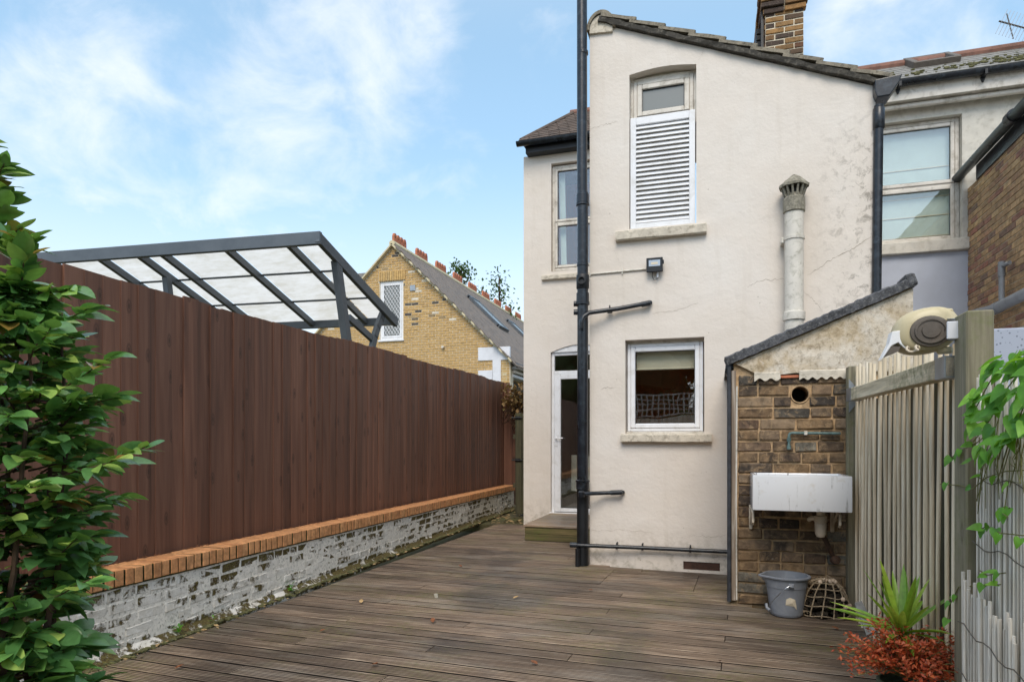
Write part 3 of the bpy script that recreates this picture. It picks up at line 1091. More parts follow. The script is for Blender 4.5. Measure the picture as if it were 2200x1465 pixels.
# louvred window opening
lx0 = at(1352, 400, YF)[0]; lx1 = at(1496, 400, YF)[0]
lz0 = at(1424, 486, YF)[1]; lzs = at(1352, 162, YF)[1]
arch = [(lerp(lx1, lx0, i / 8), lzs + .035 * math.sin(math.pi * min(1, max(0, i / 8)))) for i in range(0, 9)]
h1 = [(lx0, lz0), (lx1, lz0)] + arch
print('arch', lzs, at(1497, 136, YF)[1])
wx0 = at(1343, 830, YF)[0]; wx1 = at(1513, 830, YF)[0]; wz0 = at(1428, 933, YF)[1]; wz1 = at(1428, 727, YF)[1]
h2 = [(wx0, wz0), (wx1, wz0), (wx1, wz1), (wx0, wz1)]
ax0, az1 = at(1468, 1205, YF); ax1, az0 = at(1547, 1227, YF)
h3 = [(ax0, az0), (ax1, az0), (ax1, az1), (ax0, az1)]
mb = MB(); mb.holed(outer, [h1, h2, h3], fY(YF), 0, .22)
mb.build('wall', 'cream_render', house)
mb = MB(); mb.box(XL, XL + .2, YF + .221, YR + .05, -.12, at(1266, 60, YF)[1] - .02); mb.build('side_wall', 'cream_render', house)
mb = MB(); mb.box(XR - .2, XR, YF + .221, YR + .05, -.12, rz_(XR) - .02); mb.build('side_wall', 'cream_render', house)
# air brick
mb = MB(); mb.box(ax0 + .002, ax1 - .002, YF + .012, YF + .05, az0 + .002, az1 - .002)
ab = mb.build('air_brick', 'air_brick', house)
mb = MB(); w = (ax1 - ax0 - .12) / 12
for i in range(12):
    mb.box(ax0 + .075 + i * w, ax0 + .075 + i * w + w * .5, YF + .004, YF + .0119, az0 + .03, az1 - .02)
mb.build('louvre_bar', 'air_brick', ab)
# verge, roof tiles
ang = math.atan(sl); sd_ = Vector((math.cos(ang), 0, math.sin(ang))); su = Vector((-math.sin(ang), 0, math.cos(ang)))
VL = (Vector((V1[0], 0, V1[1])) - Vector((V0[0], 0, V0[1]))).length
RO = Vector((V0[0], YF, V0[1]))
mb = MB()
n = 40; rr = random.Random(9)
for i in range(n + 1):
    t = VL * i / n + (.04 if i == n else 0) - (.02 if i == 0 else 0)
    p = RO + sd_ * t
    th = .045 + rr.uniform(-.010, .008)
    mb.v += [p + Vector((0, -.055 + rr.uniform(-.008, .006), 0)) + su * (-.005 + rr.uniform(-.008, .006)), p + Vector((0, -.06 + rr.uniform(-.008, .006), 0)) + su * th, p + Vector((0, .1, 0)) + su * th, p + Vector((0, .1, 0)) + su * -.005]
for i in range(n):
    for k in range(4):
        q = (k + 1) % 4; mb.f.append([i * 4 + k, i * 4 + q, i * 4 + 4 + q, i * 4 + 4 + k])
mb.f += [[0, 1, 2, 3], [n * 4 + 3, n * 4 + 2, n * 4 + 1, n * 4]]
mb.build('verge', 'verge_dark', house)
roof = MB(); roof.beam(RO + Vector((0, .2, 0)) - sd_ * .15 + su * .03, RO + Vector((0, .2, 0)) + sd_ * (VL) + su * .03, .01, .01)
roof = MB()
q0 = RO + su * .04 - sd_ * .12
roof.add([q0 + Vector((0, .0, 0)), q0 + sd_ * (VL + .12), q0 + sd_ * (VL + .12) + Vector((0, 3.1, 0)), q0 + Vector((0, 3.1, 0)), q0 + su * -.05, q0 + sd_ * (VL + .12) - su * .05, q0 + sd_ * (VL + .12) + Vector((0, 3.1, 0)) - su * .05, q0 + Vector((0, 3.1, 0)) - su * .05],
         [[0, 1, 2, 3], [4, 5, 6, 7], [0, 1, 5, 4], [1, 2, 6, 5], [2, 3, 7, 6], [3, 0, 4, 7]])
roofo = roof.build('roof', 'concrete_tile', house)
nt = 9; ex = (VL + .02) / nt
tm = []
for k in range(4):
    m = MB(); rr = random.Random(k + 20)
    L = ex + .06
    # thick interlocking tile: flat with a roll along one side
    xs = [-.06, .06]; prof = [(0, .0), (.0, .035), (.04, .05), (.08, .035), (.12, .026), (.24, .024), (.28, .035), (.30, .03), (.30, 0)]
    nn = len(prof)
    for i, xx in enumerate((0, .25, .5, .75, 1)):
        for (y, z) in prof:
            m.v.append(Vector((xx * L + (rr.uniform(-.004, .004)), y + rr.uniform(-.002, .002), z + rr.uniform(-.002, .003))))
    for i in range(4):
        for j in range(nn):
            q = (j + 1) % nn; m.f.append([i * nn + j, i * nn + q, (i + 1) * nn + q, (i + 1) * nn + j])
    m.f += [list(range(nn)), [4 * nn + j for j in range(nn)][::-1]]
    me = m.mesh('roof_tile'); me.materials.append(MATS['concrete_tile']); tm.append(me)
tilt = math.atan(.032 / ex)
for cy in range(10):
    for i in range(nt):
        if cy > 3 and False: break
        p = RO + sd_ * (i * ex - .01) + su * (.044 if i else .044) + Vector((0, -.06 + cy * .30, 0))
        inst('roof_tile', R.choice(tm), None, roofo, p, (0, -ang - tilt * .9, 0), (1, 1, 1))
# half-round ridge tile end with mortar
rc = pY(1291, 62, YF - .03); rad = .155
mb = MB(); n = 16
for yy in (-.05, 3.0):
    for r in (rad, rad - .028):
        for i in range(n + 1):
            t = math.pi * i / n
            mb.v.append(Vector((rc.x + math.cos(t) * r, YF + yy, rc.z + math.sin(t) * r * 1.25)))
m_ = n + 1
for i in range(n):
    mb.f += [[i, i + 1, m_ + i + 1, m_ + i], [i, i + 1, 2 * m_ + i + 1, 2 * m_ + i], [2 * m_ + i, 2 * m_ + i + 1, 3 * m_ + i + 1, 3 * m_ + i], [m_ + i, m_ + i + 1, 3 * m_ + i + 1, 3 * m_ + i]]
mb.f += [[0, m_, 3 * m_, 2 * m_], [n, m_ + n, 3 * m_ + n, 2 * m_ + n]]
mb.build('ridge_tile', 'concrete_tile', house, smooth=True)
mb = MB(); mb.prism([(rc.x - rad + .03, rc.z - .03)] + [(rc.x + math.cos(math.pi - math.pi * i / 10) * (rad - .03), rc.z + math.sin(math.pi * i / 10) * (rad - .03) * 1.22) for i in range(11)] + [(rc.x + rad - .03, rc.z - .05)], fY(YF), -.03, .2)
mb.build('bedding_mortar', 'sill_stone', house)
# sills
a = at(1322, 510, YF); b = at(1518, 486, YF)
zt_ = at(1420, 487, YF - .07)[1]; zb_ = at(1420, 508, YF - .07)[1]
sill(house, at(1322, 500, YF - .07)[0], at(1518, 480, YF - .07)[0], zb_, zt_, YF, .07)
zt_ = at(1430, 932, YF - .07)[1]; zb_ = at(1430, 950, YF - .07)[1]
sill(house, at(1333, 940, YF - .07)[0], at(1529, 940, YF - .07)[0], zb_, zt_, YF, .07)
# lower window
w = upvc(house, wx0 + .012, wx1 - .012, wz0 + .035, wz1 - .035, YF + .10, ow=.035, sw=.05)
mb = MB(); mb.box(wx0 + .001, wx1 - .001, YF + .085, YF + .17, wz0 - .003, wz0 + .033, .004); mb.box(wx0 + .001, wx1 - .001, YF + .12, YF + .17, wz1 - .034, wz1 - .001); mb.build('sub_frame', 'old_white_upvc', house)
mb = MB(); mb.box(wx0 + .10, wx1 - .10, YF + .20, YF + .205, wz1 - .30, wz1 - .08); mb.tube([(wx0 + .1, YF + .2, wz1 - .3), (wx1 - .1, YF + .2, wz1 - .3)], .012, 8); mb.build('roller_blind', 'blind_fabric', w)
mb = MB()
X0, X1, Y0, Y1, Z0, Z1 = XL + .21, XR - .21, YF + .23, YF + 1.7, .1, 2.55
mb.add([(X0, Y0, Z0), (X1, Y0, Z0), (X1, Y1, Z0), (X0, Y1, Z0), (X0, Y0, Z1), (X1, Y0, Z1), (X1, Y1, Z1), (X0, Y1, Z1)], [[0, 1, 2, 3], [4, 5, 6, 7], [1, 2, 6, 5], [2, 3, 7, 6], [3, 0, 4, 7]])
mb.build('kitchen_interior', 'interior_wall', house)
# louvred window: top light above, shutter below
tz0 = at(1430, 238, YF + .06)[1]; tz1 = at(1430, 160, YF + .06)[1]
tx0 = at(1366, 200, YF + .1)[0]; tx1 = at(1490, 200, YF + .1)[0]
mb = MB(); mb.prism([(lx0 + .002, lzs - .55), (lx0 + .03, lzs - .55), (lx0 + .03, lzs - .03), (lx1 - .03, lzs - .03), (lx1 - .03, lzs - .55), (lx1 - .002, lzs - .55), (lx1 - .002, lzs + .0), (lx0 + .002, lzs + .0)], fY(YF), .11, .16)
mb.prism([(lx0 + .002, lzs + .001), (lx1 - .002, lzs + .001)] + [(a, b - .002) for a, b in arch[1:-1]], fY(YF), .135, .16)
mb.build('sub_frame', 'old_white_upvc', house)
w = upvc(house, lx0 + .032, lx1 - .032, lz0 + .02, lzs - .032, YF + .10, frame='old_white_upvc', ow=.04,
         sashes=[(lx0 + .072, lx1 - .072, tz0 - .01, lzs - .075)], sw=.055, pane='frosted_glass')
mb = MB(); mb.box(lx0 + .02, lx1 - .02, YF + .165, YF + .17, lz0, lzs + .05); mb.build('backing', 'interior_dim', w)
sz1 = at(1424, 245, YF + .02)[1]; sz0 = at(1424, 489, YF + .02)[1] + .012
sx0 = lx0 + .008; sx1 = lx1 - .012
fw = .062
mb = MB(); Ys = YF + .018
mb.box(sx0, sx0 + fw, Ys, Ys + .03, sz0, sz1, .004); mb.box(sx1 - fw, sx1, Ys, Ys + .03, sz0, sz1, .004)
mb.box(sx0 + fw + .0005, sx1 - fw - .0005, Ys + .001, Ys + .03, sz1 - fw * 1.3, sz1, .004); mb.box(sx0 + fw + .0005, sx1 - fw - .0005, Ys + .001, Ys + .03, sz0, sz0 + fw * .9, .004)
shut = mb.build('shutter', 'white_upvc', house)
mb = MB(); mb.box(sx0 + fw, sx1 - fw, Ys + .037, Ys + .042, sz0, sz1); mb.build('shutter_back', 'old_white_upvc', shut)
ns = 21; za, zb = sz0 + fw * .9, sz1 - fw * 1.3
m = MB(); m.obox(Vector((0, 0, 0)), Vector((1, 0, 0)), Vector((0, math.cos(.95), math.sin(.95))), Vector((0, -math.sin(.95), math.cos(.95))), (sx1 - sx0) / 2 - fw + .004, .025, .0035, .0012)
me = m.mesh('slat'); me.materials.append(MATS['white_upvc'])
for i in range(ns):
    z = lerp(za, zb, (i + .5) / ns)
    inst('slat', me, None, shut, Vector(((sx0 + sx1) / 2, Ys + .018, z)))
# ---- main rear wall (recess) with door and upper window
RXL = pY(1125, 700, YR).x; RXR = XL + .1
reav = at(1125, 338, YR)[1]
dx0, dz0 = at(1183, 1104, YR); dz1 = at(1183, 757, YR)[1]; dx1 = dx0 + .92
ux0 = at(1184, 400, YR)[0]; ux1 = ux0 + .95; uz1 = at(1184, 352, YR)[1]; uz0 = at(1184, 584, YR)[1]
darch = [(lerp(dx1, dx0, i / 8), dz1 + .11 * math.sin(math.pi * i / 8)) for i in range(9)]
mb = MB(); mb.holed([(RXL, -.12), (RXR, -.12), (RXR, reav), (RXL, reav)], [[(dx0, dz0), (dx1, dz0)] + darch, [(ux0, uz0), (ux1, uz0), (ux1, uz1), (ux0, uz1)]], fY(YR), 0, .25)
mb.build('wall', 'cream_render', house)
mb = MB(); mb.box(RXL, RXL + .24, YR + .251, YR + 8, -.12, reav); mb.build('side_wall', 'cream_render', house)
# arch infill over door
mb = MB(); mb.prism([(dx0 + .001, dz1 + .001), (dx1 - .001, dz1 + .001)] + [(a, b - .001) for a, b in darch[1:-1]], fY(YR), .02, .06); mb.build('arch_panel', 'white_upvc', house)
# door: frame, fanlight, leaf
fan1 = at(1200, 762, YR)[1]; fan0 = at(1200, 796, YR)[1]
mb = MB(); y = YR + .05; ow = .05
mb.box(dx0 + .002, dx0 + ow, y, y + .06, dz0, dz1 - .002, .005); mb.box(dx1 - ow, dx1 - .002, y, y + .06, dz0, dz1 - .002, .005)
mb.box(dx0 + ow + .001, dx1 - ow - .001, y + .001, y + .06, dz1 - ow, dz1 - .002, .005); mb.box(dx0 + ow + .001, dx1 - ow - .001, y + .001, y + .06, fan0 - .05, fan0, .005)
mb.box(dx0 - .02, dx1 + .02, YR - .03, y - .002, dz0 - .01, dz0 + .03, .006)
door = mb.build('door', 'white_upvc', house)
mb = MB(); mb.box(dx0 + ow, dx1 - ow, y + .03, y + .036, fan0, dz1 - ow); mb.build('fanlight_pane', 'glass', door)
la, lb, lc, ld = dx0 + ow + .003, dx1 - ow - .003, dz0 + .04, fan0 - .053
mb = MB(); y = YR + .035; sw = .10
gz0 = at(1210, 1092, YR)[1]; gz1 = at(1210, 814, YR)[1]
mb.box(la, la + sw, y, y + .06, lc, ld, .007); mb.box(lb - sw, lb, y, y + .06, lc, ld, .007)
mb.box(la + sw + .0005, lb - sw - .0005, y + .001, y + .06, gz1, ld, .007); mb.box(la + sw + .0005, lb - sw - .0005, y + .001, y + .06, lc, gz0, .007)
mb.build('door_leaf', 'white_upvc', door)
mb = MB(); mb.box(la + sw, lb - sw, y + .03, y + .036, gz0, gz1); mb.build('pane', 'glass', door)
hx, hz = at(1194, 941, YR)
mb = MB(); mb.box(hx - .016, hx + .016, y - .008, y - .0005, hz - .13, hz + .11, .006); mb.tube([(hx, y - .008, hz), (hx, y - .055, hz), (hx + .12, y - .055, hz)], .010, 10); mb.box(hx - .004, hx + .004, y - .010, y - .0085, hz - .10, hz - .07)
mb.build('handle', 'white_upvc', door, smooth=True)
# hall behind the door, with a radiator
mb = MB(); X0, X1, Y0, Y1, Z0, Z1 = RXL + .25, RXR + .6, YR + .26, YR + 3.5, .12, 3.4
BX = [(X0, Y0, Z0), (X1, Y0, Z0), (X1, Y1, Z0), (X0, Y1, Z0), (X0, Y0, Z1), (X1, Y0, Z1), (X1, Y1, Z1), (X0, Y1, Z1)]
BF = [[0, 1, 2, 3], [4, 5, 6, 7], [1, 2, 6, 5], [2, 3, 7, 6], [3, 0, 4, 7]]
mb.add(BX, BF); mb.build('hall_interior', 'interior_dim', house)
r0 = pY(1227, 977, YR + 1.0); r1 = pY(1244, 1055, YR + 1.0)
mb = MB(); mb.box(r0.x, r0.x + .1, YR + 1.0, YR + 1.05, r1.z, r0.z, .01); mb.box(r0.x + .105, r0.x + .9, YR + 1.02, YR + 1.05, r1.z + .02, r0.z - .02, .01); mb.build('radiator', 'radiator_white', house)
# upper recess window
zm = at(1210, 475, YR)[1]
upvc(house, ux0 + .003, ux1 - .003, uz0 + .02, uz1 - .02, YR + .07, ow=.045, sw=.042, frame='old_white_upvc',
     sashes=[(ux0 + .05, ux1 - .05, zm + .012, uz1 - .068), (ux0 + .05, ux1 - .05, uz0 + .068, zm - .012)])
mb = MB(); mb.box(ux0 + .05, ux1 - .05, YR + .071, YR + .125, zm - .011, zm + .011); mb.build('transom', 'old_white_upvc', house)
mb = MB(); mb.add([(a, b, c + (3.5 if c < 1 else 2.9)) for a, b, c in BX], BF); mb.build('bedroom_interior', 'interior_wall', house)
mb = MB()
for k in range(5): mb.tube([(ux0 + .09 + k * .02, YR + .2, uz1 - .05), (ux0 + .13 + k * .018, YR + .2, uz0 + .05)], .012, 6)
mb.build('curtain', 'pale_blind', house)
sill(house, at(1163, 595, YR - .06)[0], ux1 + .12, at(1200, 599, YR - .06)[1], at(1200, 589, YR - .06)[1], YR, .06)
# recess eaves, gutter and hipped tiled roof
gx = at(1108, 325, YR - .3)[0]
ez = at(1125, 322, YR - .25)[1]
mb = MB(); mb.box(gx + .12, XL + .15, YR - .16, YR - .002, reav - .02, reav + .15, .004); mb.build('fascia', 'iron_black', house)
mb = MB(); n = 10; gy = YR - .24; gzz = reav + .13
for xx in (gx, XL + .1):
    for r in (.062, .055):
        for i in range(n + 1):
            t = math.pi * i / n; mb.v.append(Vector((xx, gy + math.cos(t) * r, gzz - math.sin(t) * r)))
m_ = n + 1
for i in range(n):
    mb.f += [[i, i + 1, m_ + i + 1, m_ + i], [i, i + 1, 2 * m_ + i + 1, 2 * m_ + i], [2 * m_ + i, 2 * m_ + i + 1, 3 * m_ + i + 1, 3 * m_ + i], [m_ + i, m_ + i + 1, 3 * m_ + i + 1, 3 * m_ + i]]
mb.f += [[0, m_, 3 * m_, 2 * m_], [n, m_ + n, 3 * m_ + n, 2 * m_ + n], list(range(m_))]
mb.build('gutter', 'black_pipe', house, smooth=True)
hy0 = YR - .22; hz0 = reav + .16; pit = math.radians(39)
hx0 = at(1118, 318, hy0)[0]
# hip corner and top
dtop = ray(1236, 245); t_ = None
# intersection of that ray with roof plane
k_ = math.tan(pit); t_ = (hz0 - hy0 * k_ - H) / (dtop.z - dtop.y * k_)
top = Vector((dtop.x * t_, dtop.y * t_, H + dtop.z * t_))
mb = MB()
E0 = Vector((hx0, hy0, hz0)); E1 = Vector((XL + .2, hy0, hz0)); T1 = Vector((XL + .2, top.y, top.z))
back0 = Vector((hx0, top.y + (top.y - hy0), hz0))
mb.add([E0, E1, T1, top, back0, Vector((XL + .2, back0.y, hz0))], [[0, 1, 2, 3], [0, 3, 4], [3, 2, 5, 4]])
rrf = mb.build('roof', 'clay_tile_dark', house)
m = MB(); m.obox(Vector((0, .08, .008)), Vector((1, 0, 0)), Vector((0, 1, 0)), Vector((0, 0, 1)), .079, .085, .008, .003)
me = m.mesh('clay_tile'); me.materials.append(MATS['clay_tile_dark'])
dsl = (Vector((0, top.y, top.z)) - Vector((0, hy0, hz0))).length; nrow = int(dsl / .105)
for j in range(nrow + 1):
    u = j * .105; yy = hy0 - .03 + u * math.cos(pit); zz = hz0 - .01 + u * math.sin(pit)
    xh = lerp(hx0, top.x, min(1, u / dsl))
    x = xh - .02 + (j % 2) * .08
    while x < XL + .05:
        inst('clay_tile', me, None, rrf, Vector((x + .08, yy, zz)), (pit - .10 + R.uniform(-.03, .03), R.uniform(-.02, .02), 0))
        x += .165
mb = MB(); mb.tube([E0 + Vector((0, .02, .02)), top + Vector((0, 0, .03))], .035, 8); mb.build('hip_tile', 'clay_tile_dark', house)
mb = MB()
x = top.x - .05
mb.tube([top + Vector((-.08, 0, .0)), T1 + Vector((0, 0, .0))], .07, 10); mb.build('ridge_tile', 'ridge_red', house)
# step
sx0_, sy0_ = at(1124, 1160, 8.63)[0], 8.63
stz = pY(1124, 1128, 8.63).z
sy0_ = pZ(1124, 1161, 0).y
sx0_ = pZ(1124, 1161, 0).x; stz = pY(1124, 1127, sy0_).z
step = thing('door_step', 'mossy green timber box step in front of the white back door', 'step', ((sx0_ + XL) / 2, (sy0_ + YR) / 2, 0))
sxe = -1.36
for a, b in ((.0, .5), (.5, .985)):
    m2 = MB(); m2.box(sx0_ + .02, sxe - .02, sy0_ + .01 , sy0_ + .03, .004 + a * (stz - .028), b * (stz - .028), .003); m2.build('riser_board', 'step_wood', step)
m2 = MB(); m2.box(sx0_ + .025, sx0_ + .045, sy0_ + .032, YR - .01, .004, stz - .03); m2.build('side_board', 'step_wood', step)
yy = sy0_ - .005
while yy < YR - .05:
    e = min(yy + .14, YR - .004)
    m2 = MB(); m2.box(sx0_, sxe, yy, e, stz - .026, stz + R.uniform(-.001, .001), .003); m2.build('tread_board', 'deck_wood', step)
    yy += .145
# chimney
cx0 = at(1644, 60, 9.2)[0]; cx1 = at(1727, 60, 9.2)[0]
CY = 9.2; cdep = 1.35
zbase = rz_((cx0 + cx1) / 2) - .1
mb = MB(); mb.box(cx0 + .004, cx1 - .004, CY + .004, CY + cdep - .004, zbase - .4, 7.35)
chim = mb.build('chimney', 'pale_mortar', house)
cbm = brick_meshes('brick', .215, .1, .065, 'chimney_brick', 6, .006, .003)
top_z = at(1690, 26, CY)[1]
wch = cx1 - cx0
zs = []; z = zbase
while z < top_z: zs.append((z, z + .0765)); z += .0765
lay(chim, cbm, (.215, .065), Vector((cx0, CY, 0)), (1, 0), zs, lambda z: [(0, wch)], wch / 2, .013, proud=.006, zfn=None)
lay(chim, cbm, (.215, .065), Vector((cx0, CY + cdep, 0)), (0, -1), zs, lambda z: [(0, cdep)], .225, .013, proud=.006)
z = top_z
for k, o in enumerate((.03, .055, .055, .08, .08)):
    lay(chim, cbm, (.215, .065), Vector((cx0 - o, CY, 0)), (1, 0), [(z, z + .0765)], lambda q: [(0, wch + 2 * o)], (wch + 2 * o) / 2, .011, proud=o)
    lay(chim, cbm, (.215, .065), Vector((cx0, CY + cdep + o, 0)), (0, -1), [(z, z + .0765)], lambda q: [(0, cdep + 2 * o)], .225, .011, proud=o)
    z += .0765
# lead flashing strip & dark hung slates on its left flank
mb = MB(); mb.box(cx0 - .05, cx0 - .02, CY + .02, CY + .05, zbase + .35, 7.3); mb.build('cable_strip', 'iron_black', chim)
for k in range(18):
    m2 = MB(); z = zbase + .45 + k * .085; m2.box(cx0 - .095, cx0 - .03, CY + .3 , CY + cdep - .1, z, z + .075, .008); m2.build('flue_brick', 'iron_black', chim)

# cracks in the render, shallow ribbons that follow what shows on the wall
def crack(pts, w=.0035, seed=0):
    rr = random.Random(seed); P = [pY(x, y, YF - .0012) for x, y in pts]; Q = []
    for a, b in zip(P[:-1], P[1:]):
        for i in range(10):
            q = a.lerp(b, i / 10) + Vector((rr.uniform(-1, 1) * .004, 0, rr.uniform(-1, 1) * .010)); Q.append(q)
    Q.append(P[-1]); m = MB()
    for i, q in enumerate(Q):
        ww = w * rr.uniform(.3, 1.2) * (1 - abs(2 * i / len(Q) - 1) ** 3 * .8); m.v += [q + Vector((0, 0, ww / 2)), q - Vector((0, 0, ww / 2))]
    for i in range(len(Q) - 1): m.f.append([2 * i, 2 * i + 1, 2 * i + 3, 2 * i + 2])
    m.build('crack', 'crack_grey', house)
crack([(1735, 592), (1790, 555), (1840, 530), (1872, 508)], .007, 1); crack([(1604, 617), (1635, 602), (1685, 600)], .004, 2)
crack([(1722, 622), (1748, 645), (1768, 670)], .004, 3); crack([(1268, 277), (1300, 268), (1325, 262)], .004, 4)
crack([(1500, 132), (1508, 118), (1512, 106)], .003, 5); crack([(1400, 674), (1450, 668), (1500, 651)], .004, 6)
crack([(1290, 838), (1300, 832), (1318, 833)], .005, 7); crack([(1315, 530), (1330, 560), (1340, 600)], .0025, 8)
crack([(1268, 1140), (1330, 1138), (1400, 1143)], .003, 9); crack([(1480, 1150), (1540, 1153), (1562, 1148)], .003, 10)

# ================================================================== pipes on the cream house
PYp = 7.075
px_ = pY(1252, 600, PYp).x
stack = thing('soil_pipe', 'tall black soil stack running up the left corner of the cream house', 'drainpipe', (px_, PYp, 0))
zc = lambda y: pY(1252, y, PYp).z
mb = MB(); mb.tube([(px_ - .006, PYp, zc(425)), (px_ - .01, PYp, 7.4)], .056, 20); mb.build('upper_pipe', 'black_pipe', stack, smooth=True)
mb = MB(); mb.tube([(px_, PYp, zc(1048)), (px_, PYp, zc(640)), (px_, PYp, zc(415))], .060, 20); mb.build('middle_pipe', 'black_pipe', stack, smooth=True)
mb = MB(); mb.tube([(px_, PYp, .0), (px_, PYp, zc(1042))], .064, 20); mb.build('lower_pipe', 'iron_black', stack, smooth=True)
for y, h, r in ((115, .03, .060), (428, .09, .069), (440, .02, .073), (640, .10, .070), (652, .03, .075), (1043, .07, .072), (1033, .02, .077), (570, .02, .066)):
    mb = MB(); z = zc(y); mb.lathe((px_, PYp, 0), [(r - .012, z - h / 2 - .006), (r, z - h / 2), (r, z + h / 2), (r - .012, z + h / 2 + .006)], 20); mb.build('collar', 'black_pipe', stack, smooth=True)
zb = zc(606); mb = MB(); mb.lathe((px_, PYp - .05, zb), [(.042, 0), (.042, .045), (.032, .045), (.030, .02), (.0, .02)], 18, Vector((.1, -1, 0))); mb.lathe((px_, PYp, zb), [(.062, -.08), (.07, -.07), (.07, .07), (.062, .08)], 20); mb.build('access_boss', 'iron_black', stack, smooth=True)
for y in (652, 670):
    mb = MB(); mb.lathe((px_ - .05, PYp, zc(y)), [(.030, 0), (.030, .05), (.0, .05)], 14, Vector((-1, -.2, 0))); mb.build('boss', 'black_pipe', stack, smooth=True)
# branch pipes
def wp(x, y, Y): return pY(x, y, Y)
b1 = [wp(1249, 706, PYp - .10), wp(1249, 690, PYp - .105), wp(1254, 680, PYp - .10), wp(1266, 672, PYp - .07), wp(1330, 663, YF - .06), wp(1388, 652, YF - .06), wp(1397, 650, YF - .03), wp(1397, 650, YF + .05)]
o = thing('waste_pipe', 'black waste branch pipe sloping from the upper wall down into the soil stack', 'drainpipe', b1[4])
mb = MB(); mb.tube(b1, .024, 12); mb.build('pipe', 'black_pipe', o, smooth=True)
mb = MB(); mb.tube([wp(1310, 656, YF - .06), wp(1310, 673, YF - .06)], .007, 8); mb.tube([wp(1305, 668, YF - .06), wp(1315, 666.6, YF - .06)], .029, 12); mb.build('clip', 'iron_black', o, smooth=True)
mb = MB(); mb.tube([wp(1378, 654.5, YF - .06), wp(1397, 650.6, YF - .06)], .029, 12); mb.build('elbow', 'black_pipe', o, smooth=True)
b2 = [wp(1246, 1061, PYp - .13), wp(1260, 1060, PYp - .10), wp(1300, 1058.5, YF - .075), wp(1330, 1057.5, YF - .07), wp(1338, 1057, YF - .03), wp(1339, 1057, YF + .05)]
o = thing('waste_pipe', 'short black waste branch pipe low on the cream wall below the white window', 'drainpipe', b2[2])
mb = MB(); mb.tube(b2, .022, 12); mb.lathe(b2[0] + Vector((.015, 0, -.03)), [(.0, 0), (.035, 0), (.035, .05), (.022, .065), (0, .065)], 14); mb.build('pipe', 'black_pipe', o, smooth=True)
mb = MB(); mb.tube([wp(1312, 1058.2, YF - .073), wp(1337, 1057.2, YF - .072)], .027, 12); mb.build('elbow', 'black_pipe', o, smooth=True)
b3 = [wp(1227, 1170, YF - .17), wp(1262, 1171.5, YF - .12), wp(1400, 1177, YF - .065), wp(1566, 1185, YF - .06)]
o = thing('waste_pipe', 'long black waste pipe running along the foot of the cream wall', 'drainpipe', b3[2])
mb = MB(); mb.tube(b3, .0215, 12); mb.build('pipe', 'black_pipe', o, smooth=True)
mb = MB(); mb.tube([b3[0] + Vector((-.01, 0, 0)), b3[0] + Vector((.07, 0, -.001))], .029, 12); mb.build('end_socket', 'black_pipe', o, smooth=True)
for xx in (1380, 1483, 1325):
    q = wp(xx, 1170 + (xx - 1227) * .0435, YF - .065); mb = MB(); mb.tube([q + Vector((-.01, 0, 0)), q + Vector((.01, 0, 0))], .027, 12); mb.box(q.x - .006, q.x + .006, q.y, YF, q.z + .02, q.z + .045); mb.build('clip', 'iron_black', o, smooth=True)
q0 = wp(1241, 1178, YF - .16); mb = MB(); mb.tube([(q0.x, q0.y, .0), (q0.x, q0.y, q0.z)], .026, 12); mb.build('downspout', 'iron_black', o, smooth=True)

# right-hand rainwater pipe with hopper
rx = pY(1888, 300, YF - .02).x; rx2 = pY(1880, 600, YF - .02).x
o = thing('downpipe', 'black rainwater downpipe with hopper head on the right corner of the cream house', 'drainpipe', (rx, YF - .02, 1.9))
ztp = pY(1892, 216, YF - .02).z
mb = MB(); mb.tube([(rx2, YF - .02, 1.6), (rx, YF - .02, ztp - .05)], .043, 16); mb.build('pipe', 'black_pipe', o, smooth=True)
mb = MB(); mb.lathe((rx, YF - .02, ztp - .28), [(.044, 0), (.052, .01), (.052, .2), (.044, .21)], 16); mb.build('collar', 'black_pipe', o, smooth=True)
mb = MB(); hx = rx + .03
mb.prism([(hx - .06, ztp), (hx + .05, ztp), (hx + .13, ztp + .12), (hx + .155, ztp + .19), (hx - .08, ztp + .17), (hx - .08, ztp + .06)], fY(YF), -.10, .10)
mb.build('hopper', 'black_pipe', o, bevel=.01)

# floodlight and its conduit
fl = pY(1406, 570, YF)
o = thing('floodlight', 'small black square floodlight fixed on the cream wall between the two windows', 'light', (fl.x, YF, fl.z))
c0, c1 = at(1389, 586, YF - .06), at(1424, 553, YF - .06)
mb = MB(); fx0, fx1, fz0, fz1 = c0[0], c1[0], c0[1], c1[1]; Yf = YF - .08
mb.box(fx0, fx1, Yf, Yf + .03, fz0, fz1, .004)
for k in range(7): mb.box(fx0 + .02 + k * .02, fx0 + .024 + k * .02, Yf + .03, Yf + .05, fz0 + .02, fz1 - .02)
mb.build('housing', 'black_plastic', o)
mb = MB(); mb.box(fx0 + .026, fx1 - .026, Yf - .004, Yf - .0005, fz0 + .058, fz1 - .026); mb.build('reflector', 'aluminium', o)
mb = MB(); mb.box(fx0 + .05, fx1 - .05, Yf - .008, Yf - .0045, fz0 + .075, fz1 - .05); mb.build('led_panel', 'blind_fabric', o)
mb = MB(); mb.beam((fx0 + .02, Yf + .015, fz0 + .02), (fx0 + .02, YF, fz0 + .05), .02, .004); mb.beam((fx1 - .02, Yf + .015, fz0 + .02), (fx1 - .02, YF, fz0 + .05), .02, .004); mb.box(fx0 + .01, fx1 - .01, YF - .006, YF - .0005, fz0 + .03, fz0 + .06); mb.box(fx1, fx1 + .012, Yf + .005, Yf + .025, fz0 + .08, fz0 + .12); mb.build('bracket', 'black_plastic', o)
mb = MB(); q = Vector(((fx0 + fx1) / 2, YF - .03, fz0))
